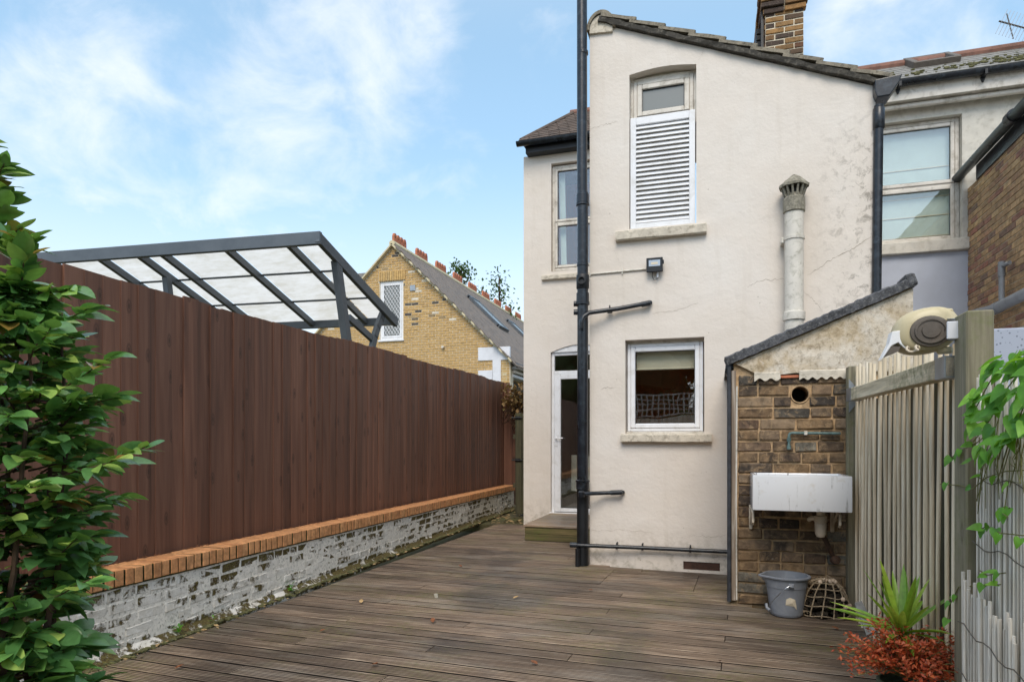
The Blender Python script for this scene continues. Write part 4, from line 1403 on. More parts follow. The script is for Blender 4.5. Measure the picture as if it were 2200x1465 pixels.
mb.tube([q + Vector((-.025, 0, .02)), q + Vector((-.027, 0, -.035)), q + Vector((-.01, 0, -.075)), q + Vector((.022, 0, -.07)), q + Vector((.028, 0, -.03))], .004, 8)
mb.build('cable', 'black_plastic', o, smooth=True)
mb = MB(); mb.tube([q + Vector((.028, 0, -.05)), q + Vector((.028, 0, .01))], .010, 8); mb.build('gland', 'white_paint', o, smooth=True)
o = thing('cable_conduit', 'thin cream cable conduit running from the black stack to the floodlight', 'conduit', pY(1330, 584, YF))
mb = MB(); mb.tube([pY(1266, 600, YF - .012), pY(1265, 594, YF - .012), pY(1270, 589, YF - .012), pY(1330, 583.5, YF - .012), pY(1388, 578, YF - .012)], .0095, 10); mb.build('tube', 'flue_white', o, smooth=True)
mb = MB(); q = pY(1337, 583, YF - .012); mb.tube([q + Vector((-.008, 0, 0)), q + Vector((.008, 0, .001))], .013, 10); mb.box(q.x - .006, q.x + .006, YF - .02, YF, q.z - .03, q.z + .03); mb.build('clip', 'flue_white', o)

# asbestos flue with conical terminal
fx = pY(1706, 560, YF - .13).x; fyy = YF - .13
fz = lambda y: pY(1706, y, fyy).z
o = thing('flue_pipe', 'off white flue pipe with a lichen covered conical cap on the cream wall', 'flue', (fx, fyy, fz(700)))
rr0 = .088
mb = MB(); mb.tube([(fx, fyy, fz(730)), (fx, fyy, fz(440))], rr0, 22); mb.build('pipe', 'flue_white', o, smooth=True)
mb = MB(); mb.lathe((fx, fyy, 0), [(rr0, fz(690)), (rr0 + .016, fz(688)), (rr0 + .016, fz(672)), (rr0, fz(670))], 22); mb.build('socket', 'flue_white', o, smooth=True)
mb = MB(); mb.lathe((fx, fyy, 0), [(rr0, fz(517)), (rr0 + .010, fz(516)), (rr0 + .010, fz(510)), (rr0, fz(509))], 22); mb.box(fx - rr0 - .03, fx - rr0, fyy, YF, fz(520), fz(508), .004); mb.build('wall_band', 'flue_white', o, smooth=True)
mb = MB(); mb.lathe((fx, fyy, 0), [(rr0, fz(458)), (rr0 + .014, fz(456)), (rr0 + .014, fz(428)), (rr0 - .006, fz(424)), (rr0 - .01, fz(418))], 22); mb.build('terminal_collar', 'flue_cap', o, smooth=True)
mb = MB()
for k in range(14):
    t = 2 * math.pi * k / 14; d = Vector((math.cos(t), math.sin(t), 0))
    mb.beam(Vector((fx, fyy, fz(425))) + d * .078, Vector((fx, fyy, fz(402))) + d * .115, .018, .02)
mb.build('terminal_fin', 'flue_cap', o); mb = MB(); mb.tube([(fx, fyy, fz(425)), (fx, fyy, fz(404))], .05, 12); mb.build('terminal_core', 'iron_black', o)
mb = MB(); rr = random.Random(4)
mb.lathe((fx, fyy, 0), [(.112, fz(402)), (.135, fz(404)), (.138, fz(399)), (.10, fz(391)), (.055, fz(383)), (.018, fz(377)), (.0, fz(375.5))], 22)
for i in range(len(mb.v)): mb.v[i] += Vector((rr.uniform(-1, 1), rr.uniform(-1, 1), rr.uniform(-1, 1))) * .004
mb.build('conical_cap', 'flue_cap', o)

# ================================================================== brick outhouse
YO = 5.77
ox0 = .105; ox1 = pY(1962, 640, YO).x
obx0 = pY(1584, 1000, YO).x; obx1 = pY(1835, 1000, YO).x
outh = thing('brick_outhouse', 'old stock brick lean-to outhouse with crumbling rendered gable and round hole', 'outhouse', ((ox0 + ox1) / 2, YO, 0))
G0 = at(1572, 782, YO); G1 = at(1962, 617, YO)
gsl = (G1[1] - G0[1]) / (G1[0] - G0[0])
gz_ = lambda x: G0[1] + (x - G0[0]) * gsl
zren = at(1700, 803, YO)[1]
hxc, hzc = at(1719, 847, YO); hr = .064
circ = [(hxc + math.cos(2 * math.pi * i / 20) * hr, hzc + math.sin(2 * math.pi * i / 20) * hr) for i in range(20)]
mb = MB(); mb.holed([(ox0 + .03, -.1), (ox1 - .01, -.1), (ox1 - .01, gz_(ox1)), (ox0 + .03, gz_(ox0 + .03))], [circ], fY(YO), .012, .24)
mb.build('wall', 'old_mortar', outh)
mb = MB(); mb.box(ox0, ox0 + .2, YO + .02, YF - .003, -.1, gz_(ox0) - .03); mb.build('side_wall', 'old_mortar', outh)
mb = MB(); mb.box(ox1 - .22, ox1, YO + .241, YR + .0, -.1, gz_(ox1) - .04); mb.build('side_wall', 'gable_render', outh)
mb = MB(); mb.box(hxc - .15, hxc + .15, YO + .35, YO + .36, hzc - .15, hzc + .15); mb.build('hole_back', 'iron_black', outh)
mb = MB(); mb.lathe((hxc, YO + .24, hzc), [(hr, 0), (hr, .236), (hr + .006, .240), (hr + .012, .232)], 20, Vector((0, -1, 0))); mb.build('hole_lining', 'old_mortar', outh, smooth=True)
ob = brick_meshes('brick', .25, .1, .078, 'stock_brick', 10, .0065, .006)
nc = 21; hc = zren / nc
zs = [(hc * i, hc * (i + 1)) for i in range(nc)]
W_ = ox1 - .02 - obx0
def iv(z):
    L = [(R.uniform(-.006, .006), min(W_, obx1 - obx0 + .06))]
    if abs(z - hzc) < hr + hc * .42:
        h = math.sqrt(max(0, (hr + .022) ** 2 - min(abs(z - hzc), hr) ** 2))
        a, b = L[0]; L = [(a, hxc - obx0 - h), (hxc - obx0 + h, b)]
    return L
lay(outh, ob, (.25, .078), Vector((obx0, YO, 0)), (1, 0), zs, iv, .27, .015, proud=.004, widths=[.155, .16, .20, .275, .29, .28, .17], tilt=.014)
# rendered gable, lumpy sheet
mb = MB(); nx, nz = 60, 22
def rend(i, j):
    x = lerp(ox0 + .03, ox1 - .004, i / nx); zt = gz_(x) - .01
    zbm = zren + .0 + .010 * mnoise.noise(Vector((x * 9, 0, 3))) + (.10 * max(0, 1 - abs(x - obx0 + .02) / .18))
    z = lerp(zbm, zt, j / nz)
    d = .010 * mnoise.noise(Vector((x * 4, z * 4, 0))) + .006 * mnoise.noise(Vector((x * 17, z * 17, 1)))
    return Vector((x, YO - .012 + d - .012 * (1 - j / nz), z))
for j in range(nz + 1):
    for i in range(nx + 1): mb.v.append(rend(i, j))
for i in range(nx):
    for j in range(nz): a = j * (nx + 1) + i; mb.f.append([a, a + 1, a + nx + 2, a + nx + 1])
mb.build('gable_render', 'gable_render', outh, smooth=True)
# ragged lower lip / corrugated sheet edge under the render
def lip(xa, xb, amp, per, m, name, zt, th=.03):
    mm = MB(); n = int((xb - xa) / .012)
    for i in range(n + 1):
        x = lerp(xa, xb, i / n); zz = zt - th - amp * (.5 + .5 * math.cos(2 * math.pi * (x - xa) / per)) + .006 * mnoise.noise(Vector((x * 20, 2, 0)))
        mm.v += [Vector((x, YO - .035, zz)), Vector((x, YO - .034, zt + .02)), Vector((x, YO - .004, zt + .045)), Vector((x, YO + .02, zz))]
    for i in range(n):
        for k in range(4):
            q = (k + 1) % 4; mm.f.append([i * 4 + k, i * 4 + q, i * 4 + 4 + q, i * 4 + 4 + k])
    return mm.build(name, m, outh)
xq = at(1716, 800, YO)[0]
lip(xq, at(1826, 800, YO)[0], .022, .066, 'sill_stone', 'corrugated_edge', zren - .004)
lip(at(1620, 800, YO)[0], at(1676, 800, YO)[0], .026, .085, 'sill_stone', 'corrugated_edge', zren - .012, .02)
mb = MB(); mb.box(at(1676, 800, YO)[0], xq, YO - .02, YO + .01, zren - .035, zren - .012, .003); mb.build('tile_slip', 'terracotta', outh)
# capping along the slope
mb = MB(); n = 46; rr = random.Random(12)
ga = math.atan(gsl); gd = Vector((math.cos(ga), 0, math.sin(ga))); gu = Vector((-math.sin(ga), 0, math.cos(ga)))
CO = Vector((G0[0] - .03, YO, G0[1] - .01)); CL = (Vector((G1[0], 0, G1[1])) - Vector((G0[0], 0, G0[1]))).length + .055
for i in range(n + 1):
    p = CO + gd * (CL * i / n); j = lambda a: rr.uniform(-a, a)
    th = .072 + j(.006)
    yo = -.055 + j(.004)
    mb.v += [p + Vector((0, yo, 0)) + gu * (-.002 + j(.004)), p + Vector((0, yo - .006, 0)) + gu * (th - .012), p + Vector((0, yo + .012, 0)) + gu * th, p + Vector((0, .28, 0)) + gu * (th + .004), p + Vector((0, .28, 0)) + gu * .0]
for i in range(n):
    for k in range(5):
        q = (k + 1) % 5; mb.f.append([i * 5 + k, i * 5 + q, i * 5 + 5 + q, i * 5 + 5 + k])
mb.f += [[4, 3, 2, 1, 0], [n * 5 + k for k in range(5)]]
mb.build('capping', 'felt_capping', outh)
mb = MB(); q = CO + gd * CL; mb.obox(q + Vector((.0, .07, .0)) + gu * .05 - gd * .03, gd, Vector((0, 1, 0)), gu, .035, .13, .05, .012, .004, rr); mb.build('capping_stone', 'felt_capping', outh)
mb = MB(); p0 = CO + gu * .04 + Vector((0, .29, 0)); q0 = CO + gd * CL + gu * .04 + Vector((0, .29, 0))
mb.add([p0, q0, Vector((q0.x, YF - .003, q0.z)), Vector((p0.x, YF - .003, p0.z)), p0 - Vector((0, 0, .04)), q0 - Vector((0, 0, .04)), Vector((q0.x, YF - .003, q0.z - .04)), Vector((p0.x, YF - .003, p0.z - .04))], [[0, 1, 2, 3], [4, 5, 6, 7], [0, 1, 5, 4], [3, 2, 6, 7], [1, 2, 6, 5], [0, 3, 7, 4]])
mb.build('roof', 'felt_capping', outh)
# corner: lead upstand, whitewashed batten and cable, gutter stub
zt = gz_(ox0) - .02
mb = MB(); mb.box(ox0 - .022, ox0 + .010, YO - .035, YO + .02, .02, zt + .02, .006); mb.build('corner_flashing', 'lead_strip', outh)
mb = MB(); mb.box(ox0 + .012, ox0 + .048, YO - .018, YO + .01, .03, zt - .03, .004); mb.build('corner_batten', 'old_strip', outh)
mb = MB(); mb.tube([(ox0 + .053, YO - .02, .04), (ox0 + .050, YO - .02, .9), (ox0 + .055, YO - .02, zt - .16)], .006, 8); mb.build('cable', 'flue_white', outh)
mb = MB(); q = pY(1562, 800, YO + .1); mb.prism([(q.x - .02, q.z + .0), (q.x + .05, q.z + .06), (q.x + .05, q.z - .05), (q.x + .01, q.z - .04)], fY(YO + .02), 0, .18); mb.build('gutter_stub', 'iron_black', outh)

# ================================================================== sink
YS = 5.30
sxa, _ = at(1617, 1060, YS); sxb, _ = at(1832, 1060, YS)
sz1_ = at(1700, 1021, YS)[1]; sz0_ = at(1700, 1098, YS)[1]
sink = thing('belfast_sink', 'stained white butler sink on iron brackets against the brick outhouse', 'sink', ((sxa + sxb) / 2, (YS + YO) / 2, sz0_))
mb = MB(); y0, y1 = YS, YO - .03; wl = .032; dp = .20
o = [(sxa, y0), (sxb, y0), (sxb, y1), (sxa, y1)]; i_ = [(sxa + wl, y0 + wl), (sxb - wl, y0 + wl), (sxb - wl, y1 - wl), (sxa + wl, y1 - wl)]
vs = [(x, y, sz0_) for x, y in o] + [(x, y, sz1_) for x, y in o] + [(x, y, sz1_) for x, y in i_] + [(x, y, sz1_ - dp) for x, y in i_]
fs = [[0, 3, 2, 1]] + [[k, (k + 1) % 4, 4 + (k + 1) % 4, 4 + k] for k in range(4)] + [[4 + k, 4 + (k + 1) % 4, 8 + (k + 1) % 4, 8 + k] for k in range(4)] + [[8 + k, 8 + (k + 1) % 4, 12 + (k + 1) % 4, 12 + k] for k in range(4)] + [[12, 13, 14, 15]]
mb.add(vs, fs); mb.build('basin', 'ceramic', sink, smooth=True, bevel=.011)
for xx, dx in ((at(1612, 1110, YS + .1)[0] + .02, .02), (at(1805, 1110, YS + .1)[0], .05)):
    mb = MB()
    mb.tube([(xx, YO - .02, sz0_ - .02), (xx, YS + .14, sz0_ - .02), (xx, YS + .10, sz0_ - .03), (xx, YS + .10, sz0_ - .10), (xx, YS + .13, sz0_ - .12)], .010, 8)
    mb.tube([(xx, YO - .02, sz0_ - .16), (xx, YS + .22, sz0_ - .03)], .009, 8)
    mb.box(xx - .014, xx + .014, YO - .03, YO - .008, sz0_ - .20, sz0_ + .0, .004)
    mb.build('bracket', 'trap_plastic', sink, smooth=True)
tx, tz = at(1763, 1130, YS + .25); ty = YS + .25
tr = MB(); tr.lathe((tx, ty, 0), [(.0, sz0_ + .01), (.042, sz0_ + .01), (.042, sz0_ - .015), (.030, sz0_ - .02), (.030, sz0_ - .05), (.046, sz0_ - .055), (.047, sz0_ - .10), (.040, sz0_ - .105), (.043, sz0_ - .115), (.040, sz0_ - .19), (.028, sz0_ - .215), (0, sz0_ - .222)], 18)
tr.tube([(tx, ty, sz0_ - .075), (tx - .06, ty + .02, sz0_ - .075), (tx - .075, ty + .06, sz0_ - .09)], .018, 10)
tr.build('trap', 'trap_plastic', sink, smooth=True)
mb = MB(); mb.tube([(tx + .02, ty + .04, sz0_ - .20), (tx + .08, YO - .1, sz0_ - .32), (tx + .12, YO - .06, sz0_ - .40)], .018, 10); mb.lathe((tx + .125, YO - .07, sz0_ - .41), [(0, -.03), (.035, -.02), (.035, .02), (0, .03)], 12, Vector((.3, -1, .2))); mb.build('old_waste', 'rust_iron', sink, smooth=True)

# corroded water pipe above the sink
o = thing('water_pipe', 'short green corroded copper pipe with stop end above the white sink', 'pipe', pY(1750, 930, YO))
Yq = YO - .035
mb = MB(); mb.tube([pY(1695, 962, Yq), pY(1695, 935, Yq), pY(1697, 931, Yq), pY(1702, 930, Yq), pY(1806, 931, Yq)], .0105, 10); mb.build('pipe', 'verdigris', o, smooth=True)
for y0_, y1_ in ((940, 948), (956, 965)):
    mb = MB(); mb.tube([pY(1695, y0_, Yq), pY(1695, y1_, Yq)], .016, 10); mb.build('coupling', 'verdigris', o, smooth=True)
mb = MB(); q = pY(1731, 930, Yq); mb.box(q.x - .012, q.x + .012, Yq - .014, YO, q.z - .016, q.z + .016, .003); mb.build('clip', 'flue_white', o)

# ================================================================== bucket
bc = pZ(1690, 1322, 0); bc = Vector((bc.x, bc.y + .03, 0))
bk = thing('bucket', 'grey plastic mop bucket with wire handle on the deck below the sink', 'bucket', (bc.x, bc.y, 0))
mb = MB(); mb.lathe(bc, [(0, .004), (.112, .004), (.118, .012), (.128, .10), (.146, .225), (.150, .226), (.152, .245), (.160, .30), (.176, .300), (.177, .310), (.170, .314), (.156, .312), (.146, .235), (.120, .02), (0, .015)], 36)
# pouring lip: pull the rim out to the left
for v in mb.v:
    r = v - bc; a = math.atan2(r.y, r.x)
    if r.z > .28:
        d = abs(math.atan2(math.sin(a - math.pi * 1.08), math.cos(a - math.pi * 1.08)))
        k = max(0, 1 - d / .42) ** 1.3
        v += Vector((math.cos(a), math.sin(a), 0)) * .045 * k
mb.build('body', 'bucket_plastic', bk, smooth=True)
mb = MB(); q = bc + Vector((.02, -.160, .262)); mb.box(q.x - .02, q.x + .02, q.y - .012, q.y + .012, q.z - .018, q.z + .012, .004); mb.build('handle_lug', 'bucket_plastic', bk)
pts = []
for i in range(11):
    t = i / 10; pts.append(q + Vector((-.14 * t ** .9, -.012 - .02 * math.sin(t * math.pi) + .06 * t ** 2, -.155 * t ** 1.5)))
mb = MB(); mb.tube(pts, .0032, 6); mb.build('wire_handle', 'aluminium', bk)
mb = MB(); mb.tube([bc + Vector((-.148, -.05, .09)), bc + Vector((-.145, -.06, .06)), bc + Vector((-.125, -.085, .045))], .012, 8); mb.build('hand_grip', 'bucket_plastic', bk, smooth=True)
mb = MB(); rr = random.Random(5)
lab = [(-.03, .15), (-.005, .165), (.035, .15), (.05, .10), (.055, .07), (.03, .095), (-.035, .105)]
def onb(dx, z):
    r = .114 + .13 * z; a = -1.45 + dx / .14
    return bc + Vector((math.cos(a) * (r + .006), math.sin(a) * (r + .006), z))
mb.add([onb(a, b) for a, b in lab] + [onb(.01, .125) + Vector((0, -.006, 0))], [[i, (i + 1) % 7, 7] for i in range(7)])
mb.build('torn_label', 'blind_fabric', bk)

# ================================================================== wire shell basket
kc = pZ(1775, 1328, 0) + Vector((0, .10, 0))
bs = thing('lattice_basket', 'weathered domed lattice basket of shells and twine beside the grey bucket', 'basket', (kc.x, kc.y, 0))
Rx, Rh = .185, .27
def dome(a, t):   # t 0 base .. 1 top
    r = Rx * math.cos(t * math.pi / 2 * .98) ** .75
    return kc + Vector((math.cos(a) * r, math.sin(a) * r * .9, .012 + Rh * math.sin(t * math.pi / 2)))
mb = MB()
for k in range(14):
    a = math.pi * 2 * k / 14; sk = .35
    mb = MB(); mb.tube([dome(a + sk * t, t) + Vector((R.uniform(-.004, .004), 0, R.uniform(-.003, .003))) for t in (0, .15, .3, .45, .6, .75, .9, 1)], .0048, 5); mb.build('rib', 'wicker', bs)
for t in (.02, .2, .38, .56, .74):
    mb = MB(); mb.tube([dome(2 * math.pi * i / 28, t + .02 * math.sin(i)) for i in range(28)], .0045, 5, closed=True); mb.build('hoop', 'wicker', bs)
mb = MB()
for i in range(120):
    a = R.uniform(0, 6.28); t = R.uniform(.0, .8); q = kc.lerp(dome(a, t), R.uniform(.5, .86)); q.z = max(.012, q.z)
    s_ = R.uniform(.012, .03); mb.obox(q, Vector((1, 0, 0)), Vector((0, 1, 0)), Vector((0, 0, 1)), s_, s_, s_ * .6, .006, s_ * .4, R)
o = mb.build('moss_filling', 'dry_moss', bs, kind='stuff')
for i in range(12):
    a = R.uniform(-2.6, -.4); t = R.choice([.85, .92, .8, .35, .3, .2]); q = dome(a if t > .5 else -.55 + R.uniform(-.3, .3), t) + Vector((0, -.008, .004))
    mb = MB(); mb.lathe(q, [(0, .012), (.012, .008), (.018, 0), (.0, -.004)], 8, Vector((R.uniform(-.5, .5), -1, .5))); mb.build('shell', 'shell', bs)
for i in range(9):
    mb = MB(); q = kc + Vector((-.17 + R.uniform(-.02, .03), -.10, .03))
    if i > 5: q = kc + Vector((.17 + R.uniform(0, .08), -.06, .03))
    pts = [q + Vector((math.cos(j * .9 + i) * .022 + j * .003, -.012 * j / 6, abs(math.sin(j * .9 + i)) * .025 - .005)) for j in range(8)]
    mb.tube(pts, .0028, 5); mb.build('twine', 'wicker', bs)
mb = MB(); mb.tube([kc + Vector((-.02, -.1, .28)), kc + Vector((.02, -.03, .315)), kc + Vector((.1, -.06, .24)), kc + Vector((.15, -.08, .14))], .005, 6); mb.build('handle', 'wicker', bs)

# leaning slate offcut at the fence foot
sp = pZ(1868, 1352, 0); sl0 = pY(1843, 1292, sp.y + .1)
mb = MB(); a = pY(1836, 1294, 5.0); b = pY(1851, 1290, 5.02); c = pY(1885, 1352, 4.75); d = pY(1862, 1364, 4.75)
nrm = (b - a).cross(c - a).normalized() * .014
mb.add([a, b, c, d, a + nrm, b + nrm, c + nrm, d + nrm], [[0, 1, 2, 3], [4, 5, 6, 7], [0, 1, 5, 4], [1, 2, 6, 5], [2, 3, 7, 6], [3, 0, 4, 7]])
tag(mb.build('slate_offcut', 'slate', origin=Vector(c)), 'grey pointed slate offcut leaning at the foot of the slatted fence', 'slate')

# ================================================================== right-hand slatted fence
XF = 1.035
rf = thing('slatted_fence', 'weathered grey fence of upright split sticks between two posts on the right', 'fence', (XF, 4.4, 0))
# far post
pa0, pa1 = pY(1822, 1000, 5.60).x, pY(1850, 1000, 5.60).x
pzt = pY(1835, 786, 5.60).z
mb = MB(); mb.box(pa0, pa1, 5.60, 5.70, -.05, pzt, .006); mb.build('post', 'post_wood', rf)
# near post
Yn = 3.10; pxa = pY(2076, 900, Yn).x; pxb = pY(2137, 900, Yn).x
ptz = pY(2100, 666, Yn).z
mb = MB(); mb.box(pxa, pxb, Yn, Yn + .145, -.05, ptz, .006); mb.build('post', 'post_wood', rf)
# sticks: round split poles, set apart and slightly bent
y = 5.56
n = 0
while y > Yn + .16:
    r_ = R.uniform(.0100, .0135)
    X = XF + R.uniform(-.005, .005) - .02 * (y - 3.3) / 2.2
    top = lerp(1.79, 1.925, (y - 3.3) / 2.2) + R.uniform(-.025, .018) + (.05 if R.random() < .05 else 0)
    a = R.uniform(-.012, .012); b = R.uniform(-.006, .006); c = R.uniform(-.004, .004)
    pts = []
    for i in range(8):
        t = i / 7; pts.append(Vector((X + c * math.sin(t * 5), y + a * t + b * math.sin(t * 3.14 * 1.5) + R.uniform(-.0012, .0012), lerp(-.02, top, t))))
    mb = MB(); mb.tube(pts, [r_ * R.uniform(.94, 1.06) for _ in pts], 9)
    mb.build('stick', 'reed_wood', rf, smooth=True, origin=Vector((X, y, 0)))
    y -= R.uniform(.092, .116) * (1.12 if y > 4.6 else 1) + (.05 if n == 5 else 0)
    n += 1
print('sticks', n)
# dark backing boards behind the sticks
mb = MB(); mb.box(1.10, 1.115, 3.2, 5.6, -.05, 1.66); mb.build('backing_board', 'gate_wood', rf)
# rail and galvanised brackets
ry0, ry1 = 5.52, 3.27
ra = Vector((XF - .055, ry0, 1.70)); rb = Vector((XF - .055, ry1, 1.672))
mb = MB(); mb.beam(ra, rb, .075, .09, .004); mb.build('rail', 'rail_wood', rf)
for p, q, s_ in ((ra, ra + (rb - ra).normalized() * .17, 1), (rb, rb - (rb - ra).normalized() * .13, -1)):
    mb = MB(); mb.beam(p, q, .081, .096, .001); mb.build('bracket', 'galvanised', rf)
m2 = MB(); m2.prism([(pa0 + .004, 1.57), (pa0 + .06, 1.64), (pa0 + .06, 1.76), (pa0 + .004, 1.83)], fY(5.595), -.004, 0); m2.build('bracket', 'galvanised', rf)

# near screen of thin reeds beyond the post
rs = thing('reed_screen', 'pale thin reed screening roll tied with wire at the right edge, torn at the foot', 'reed screen', (1.0, 2.6, 0))
def reeds(y0, y1, X, ztf, zbf, wmin, wmax, gap, mname, jitter=.01, g0=.0):
    y = y0; rr = random.Random(int(y0 * 100) + 3)
    while y > y1:
        w = rr.uniform(wmin, wmax); zt = ztf(y) + rr.uniform(-jitter, jitter); zb = zbf(y)
        x = X + rr.uniform(-.005, .005) - .0 * y
        a = rr.uniform(-.010, .010)
        pts = [(x, y - w / 2, zb), (x + rr.uniform(-.003, .003), y - w / 2 + a * .6, lerp(zb, zt, .5)), (x, y - w / 2 + a, zt)]
        m = MB(); m.tube(pts, w / 2, 6); m.build('reed', mname, rs, origin=Vector((x, y, 0)))
        y -= w + g0 + rr.uniform(0, gap)
reeds(3.06, 2.32, 1.0, lambda y: 1.35 + (948 - 822) / F * 2.75 + (.02 if int(y * 37) % 3 else -.07), lambda y: .02, .008, .014, .008, 'reed_pale', g0=.010)
def tornz(y):
    t = (3.09 - y) / .5
    return .80 - .10 * min(1, t * 1.6) + (.04 if int(y * 71) % 3 == 0 else 0)
reeds(3.085, 2.35, .955, tornz, lambda y: -.02, .009, .016, .008, 'reed_pale', .03, g0=.003)
for k, zz in enumerate((1.38, 1.20, .94)):
    m = MB(); m.tube([(.984, lerp(3.08, 2.3, i / 12), zz + .012 * math.sin(i * 1.3 + k)) for i in range(13)], .0022, 5); m.build('tie_wire', 'wire', rs)
for k, zz in enumerate((.62, .42, .2)):
    m = MB(); m.tube([(.936, lerp(3.09, 2.3, i / 12), zz - .05 * i / 12 + .012 * math.sin(i * 1.7 + k)) for i in range(13)], .0022, 5); m.build('tie_wire', 'wire', rs)
mb = MB(); mb.box(1.06, 1.075, 2.2, 3.09, -.05, 1.5); mb.build('backing_board', 'gate_wood', rs)

# ================================================================== hose reel on the post
hc_ = pY(1992, 711, 3.34); hxr = 1.0 - .04
YH_ = 3.36
def hp(x, y, Y=YH_): return pY(x, y, Y)
reel = thing('hose_reel', 'cream and grey retractable hose reel mounted high on the timber post', 'hose reel', hp(1990, 711))
ce = hp(1988, 711)
mb = MB(); n = 30
def oval(sx, sz, pw=2.3):
    out = []
    for i in range(n):
        t = 2 * math.pi * i / n; c, s = math.cos(t), math.sin(t)
        out.append((math.copysign(abs(c) ** (2 / pw), c) * sx, math.copysign(abs(s) ** (2 / pw), s) * sz))
    return out
# housing: stacked ovals along the viewing depth, egg shaped
layers = [(-.060, .045, .050), (-.058, .088, .078), (-.045, .112, .094), (-.020, .124, .101), (.015, .130, .104), (.05, .124, .10), (.08, .108, .090), (.098, .070, .06)]
for dy, sx, sz in layers:
    for (a, b) in oval(sx, sz):
        mb.v.append(ce + Vector((a - .012 * dy * 8, dy, b + a * .12)))
for i in range(len(layers) - 1):
    for k in range(n):
        q = (k + 1) % n; mb.f.append([i * n + k, i * n + q, (i + 1) * n + q, (i + 1) * n + k])
mb.f += [list(range(n)), [(len(layers) - 1) * n + k for k in range(n)]]
mb.build('housing', 'hose_cream', reel, smooth=True)
fc = hp(2000, 711, YH_ - .07)
mb = MB(); ov = []
mb.lathe(fc, [(0, .010), (.035, .010), (.038, .004), (.052, .004), (.055, .009), (.063, .009), (.066, .002), (.078, .000), (.080, -.01)], 28, Vector((0, -1, 0)))
mb.v = [Vector((v.x, v.y, fc.z + (v.z - fc.z) * .86)) for v in mb.v]
mb.prism([(fc.x + .05, fc.z - .036), (fc.x + .105, fc.z - .028), (fc.x + .105, fc.z + .034), (fc.x + .05, fc.z + .044)], fY(fc.y), -.004, .02)
mb.build('side_plate', 'hose_grey', reel, smooth=True)
for yy in (669, 754):
    mb = MB(); a = hp(2012, yy, YH_ + .0); b = hp(2048, yy + (3 if yy < 700 else -2), YH_ - .02)
    mb.beam(a, b, .06, .028, .008); mb.build('mounting_arm', 'hose_cream', reel)
for (x0, y0, x1, y1) in ((2038, 685, 2062, 686), (2038, 729, 2062, 730)):
    mb = MB(); mb.beam(hp(x0, y0, YH_ - .02), hp(x1, y1, Yn + .12), .04, .006); mb.build('bracket_strap', 'galvanised', reel)
mb = MB(); a = hp(2056, 690, Yn + .10); b = hp(2056, 728, Yn + .10); mb.beam(a + Vector((-.012, 0, 0)), b + Vector((-.012, 0, 0)), .05, .012, .003); mb.build('wall_plate', 'white_paint', reel)
# hose guide arm on the left with grey inside
a = hp(1930, 722, YH_); b = hp(1900, 765, YH_); c = hp(1893, 738, YH_)
mb = MB(); mb.prism([(hp(1931, 713).x, hp(1931, 713).z), (hp(1912, 715).x, hp(1912, 715).z), (hp(1906, 741).x, hp(1906, 741).z), (hp(1889, 774).x, hp(1889, 774).z), (hp(1893, 771).x, hp(1893, 771).z), (hp(1911, 745).x, hp(1911, 745).z), (hp(1925, 738).x, hp(1925, 738).z), (hp(1940, 752).x, hp(1940, 752).z), (hp(1945, 740).x, hp(1945, 740).z)], fY(YH_), -.04, .03)
mb.build('guide_arm', 'white_upvc', reel, bevel=.003)
mb = MB(); mb.prism([(hp(1911, 746).x, hp(1911, 746).z), (hp(1894, 770).x, hp(1894, 770).z), (hp(1925, 757).x, hp(1925, 757).z), (hp(1931, 747).x, hp(1931, 747).z)], fY(YH_), -.035, .02); mb.build('guide_inside', 'hose_grey', reel)
mb = MB(); q = hp(1945, 752, YH_ - .05)
mb.tube([q + Vector((math.cos(i * .8) * .012 + i * .0035, -.004 * i, math.sin(i * .8) * .012)) for i in range(14)], .0055, 8); mb.build('hose_end', 'trap_plastic', reel, smooth=True)
mb = MB(); mb.tube([q + Vector((.03, -.02, 0)), q + Vector((.05, -.02, .006))], .012, 10); mb.build('hose_coupling', 'hose_cream', reel, smooth=True)

# ================================================================== right neighbour: pale blue wall, window, slate roof
nb = thing('neighbour_house', 'neighbouring house with pale blue rendered wall, roman blind window and mossy slate roof', 'house', (3.2, YR, 0))
nxl = XR + .02; nxr = 7.5
nez = pY(2000, 206, YR - .2).z
q0 = pY(1890, 272, YR); nwx1 = pY(2067, 250, YR).x; nwz1 = pY(2067, 244, YR).z; nwz0 = pY(1980, 524, YR).z
nwx0 = pY(1872, 300, YR).x
NW = [(nwx0, nwz0), (nwx1, nwz0), (nwx1, nwz1), (nwx0, nwz1)]
nzs = pY(1980, 545, YR).z
mb = MB(); mb.holed([(nxl, nzs), (nxr, nzs), (nxr, nez), (nxl, nez)], [NW], fY(YR), 0, .25); mb.build('upper_wall', 'flaky_render', nb)
mb = MB(); mb.box(nxl, nxr, YR + .002, YR + .25, -.1, nzs - .001); mb.build('lower_wall', 'blue_render', nb)
mz = pY(1980, 397, YR).z
upvc(nb, nwx0 + .005, nwx1 - .005, nwz0 + .005, nwz1 - .005, YR + .09, ow=.05, sw=.05, frame='old_white_upvc',
     sashes=[(nwx0 + .06, nwx1 - .06, mz + .015, nwz1 - .06), (nwx0 + .06, nwx1 - .06, nwz0 + .06, mz - .015)])
mb = MB(); mb.box(nwx0 + .06, nwx1 - .06, YR + .095, YR + .14, mz - .014, mz + .014); mb.build('transom', 'old_white_upvc', nb)
mb = MB()
zz = nwz1
rows = [nwz1 - .02, nwz1 - .75, nwz1 - 1.12, nwz0 + .32, nwz0 + .02]
mb.box(nwx0 + .05, nwx1 - .05, YR + .19, YR + .195, nwz0 + .12, nwz1 - .04)
bl = mb.build('roman_blind', 'pale_blind', nb)
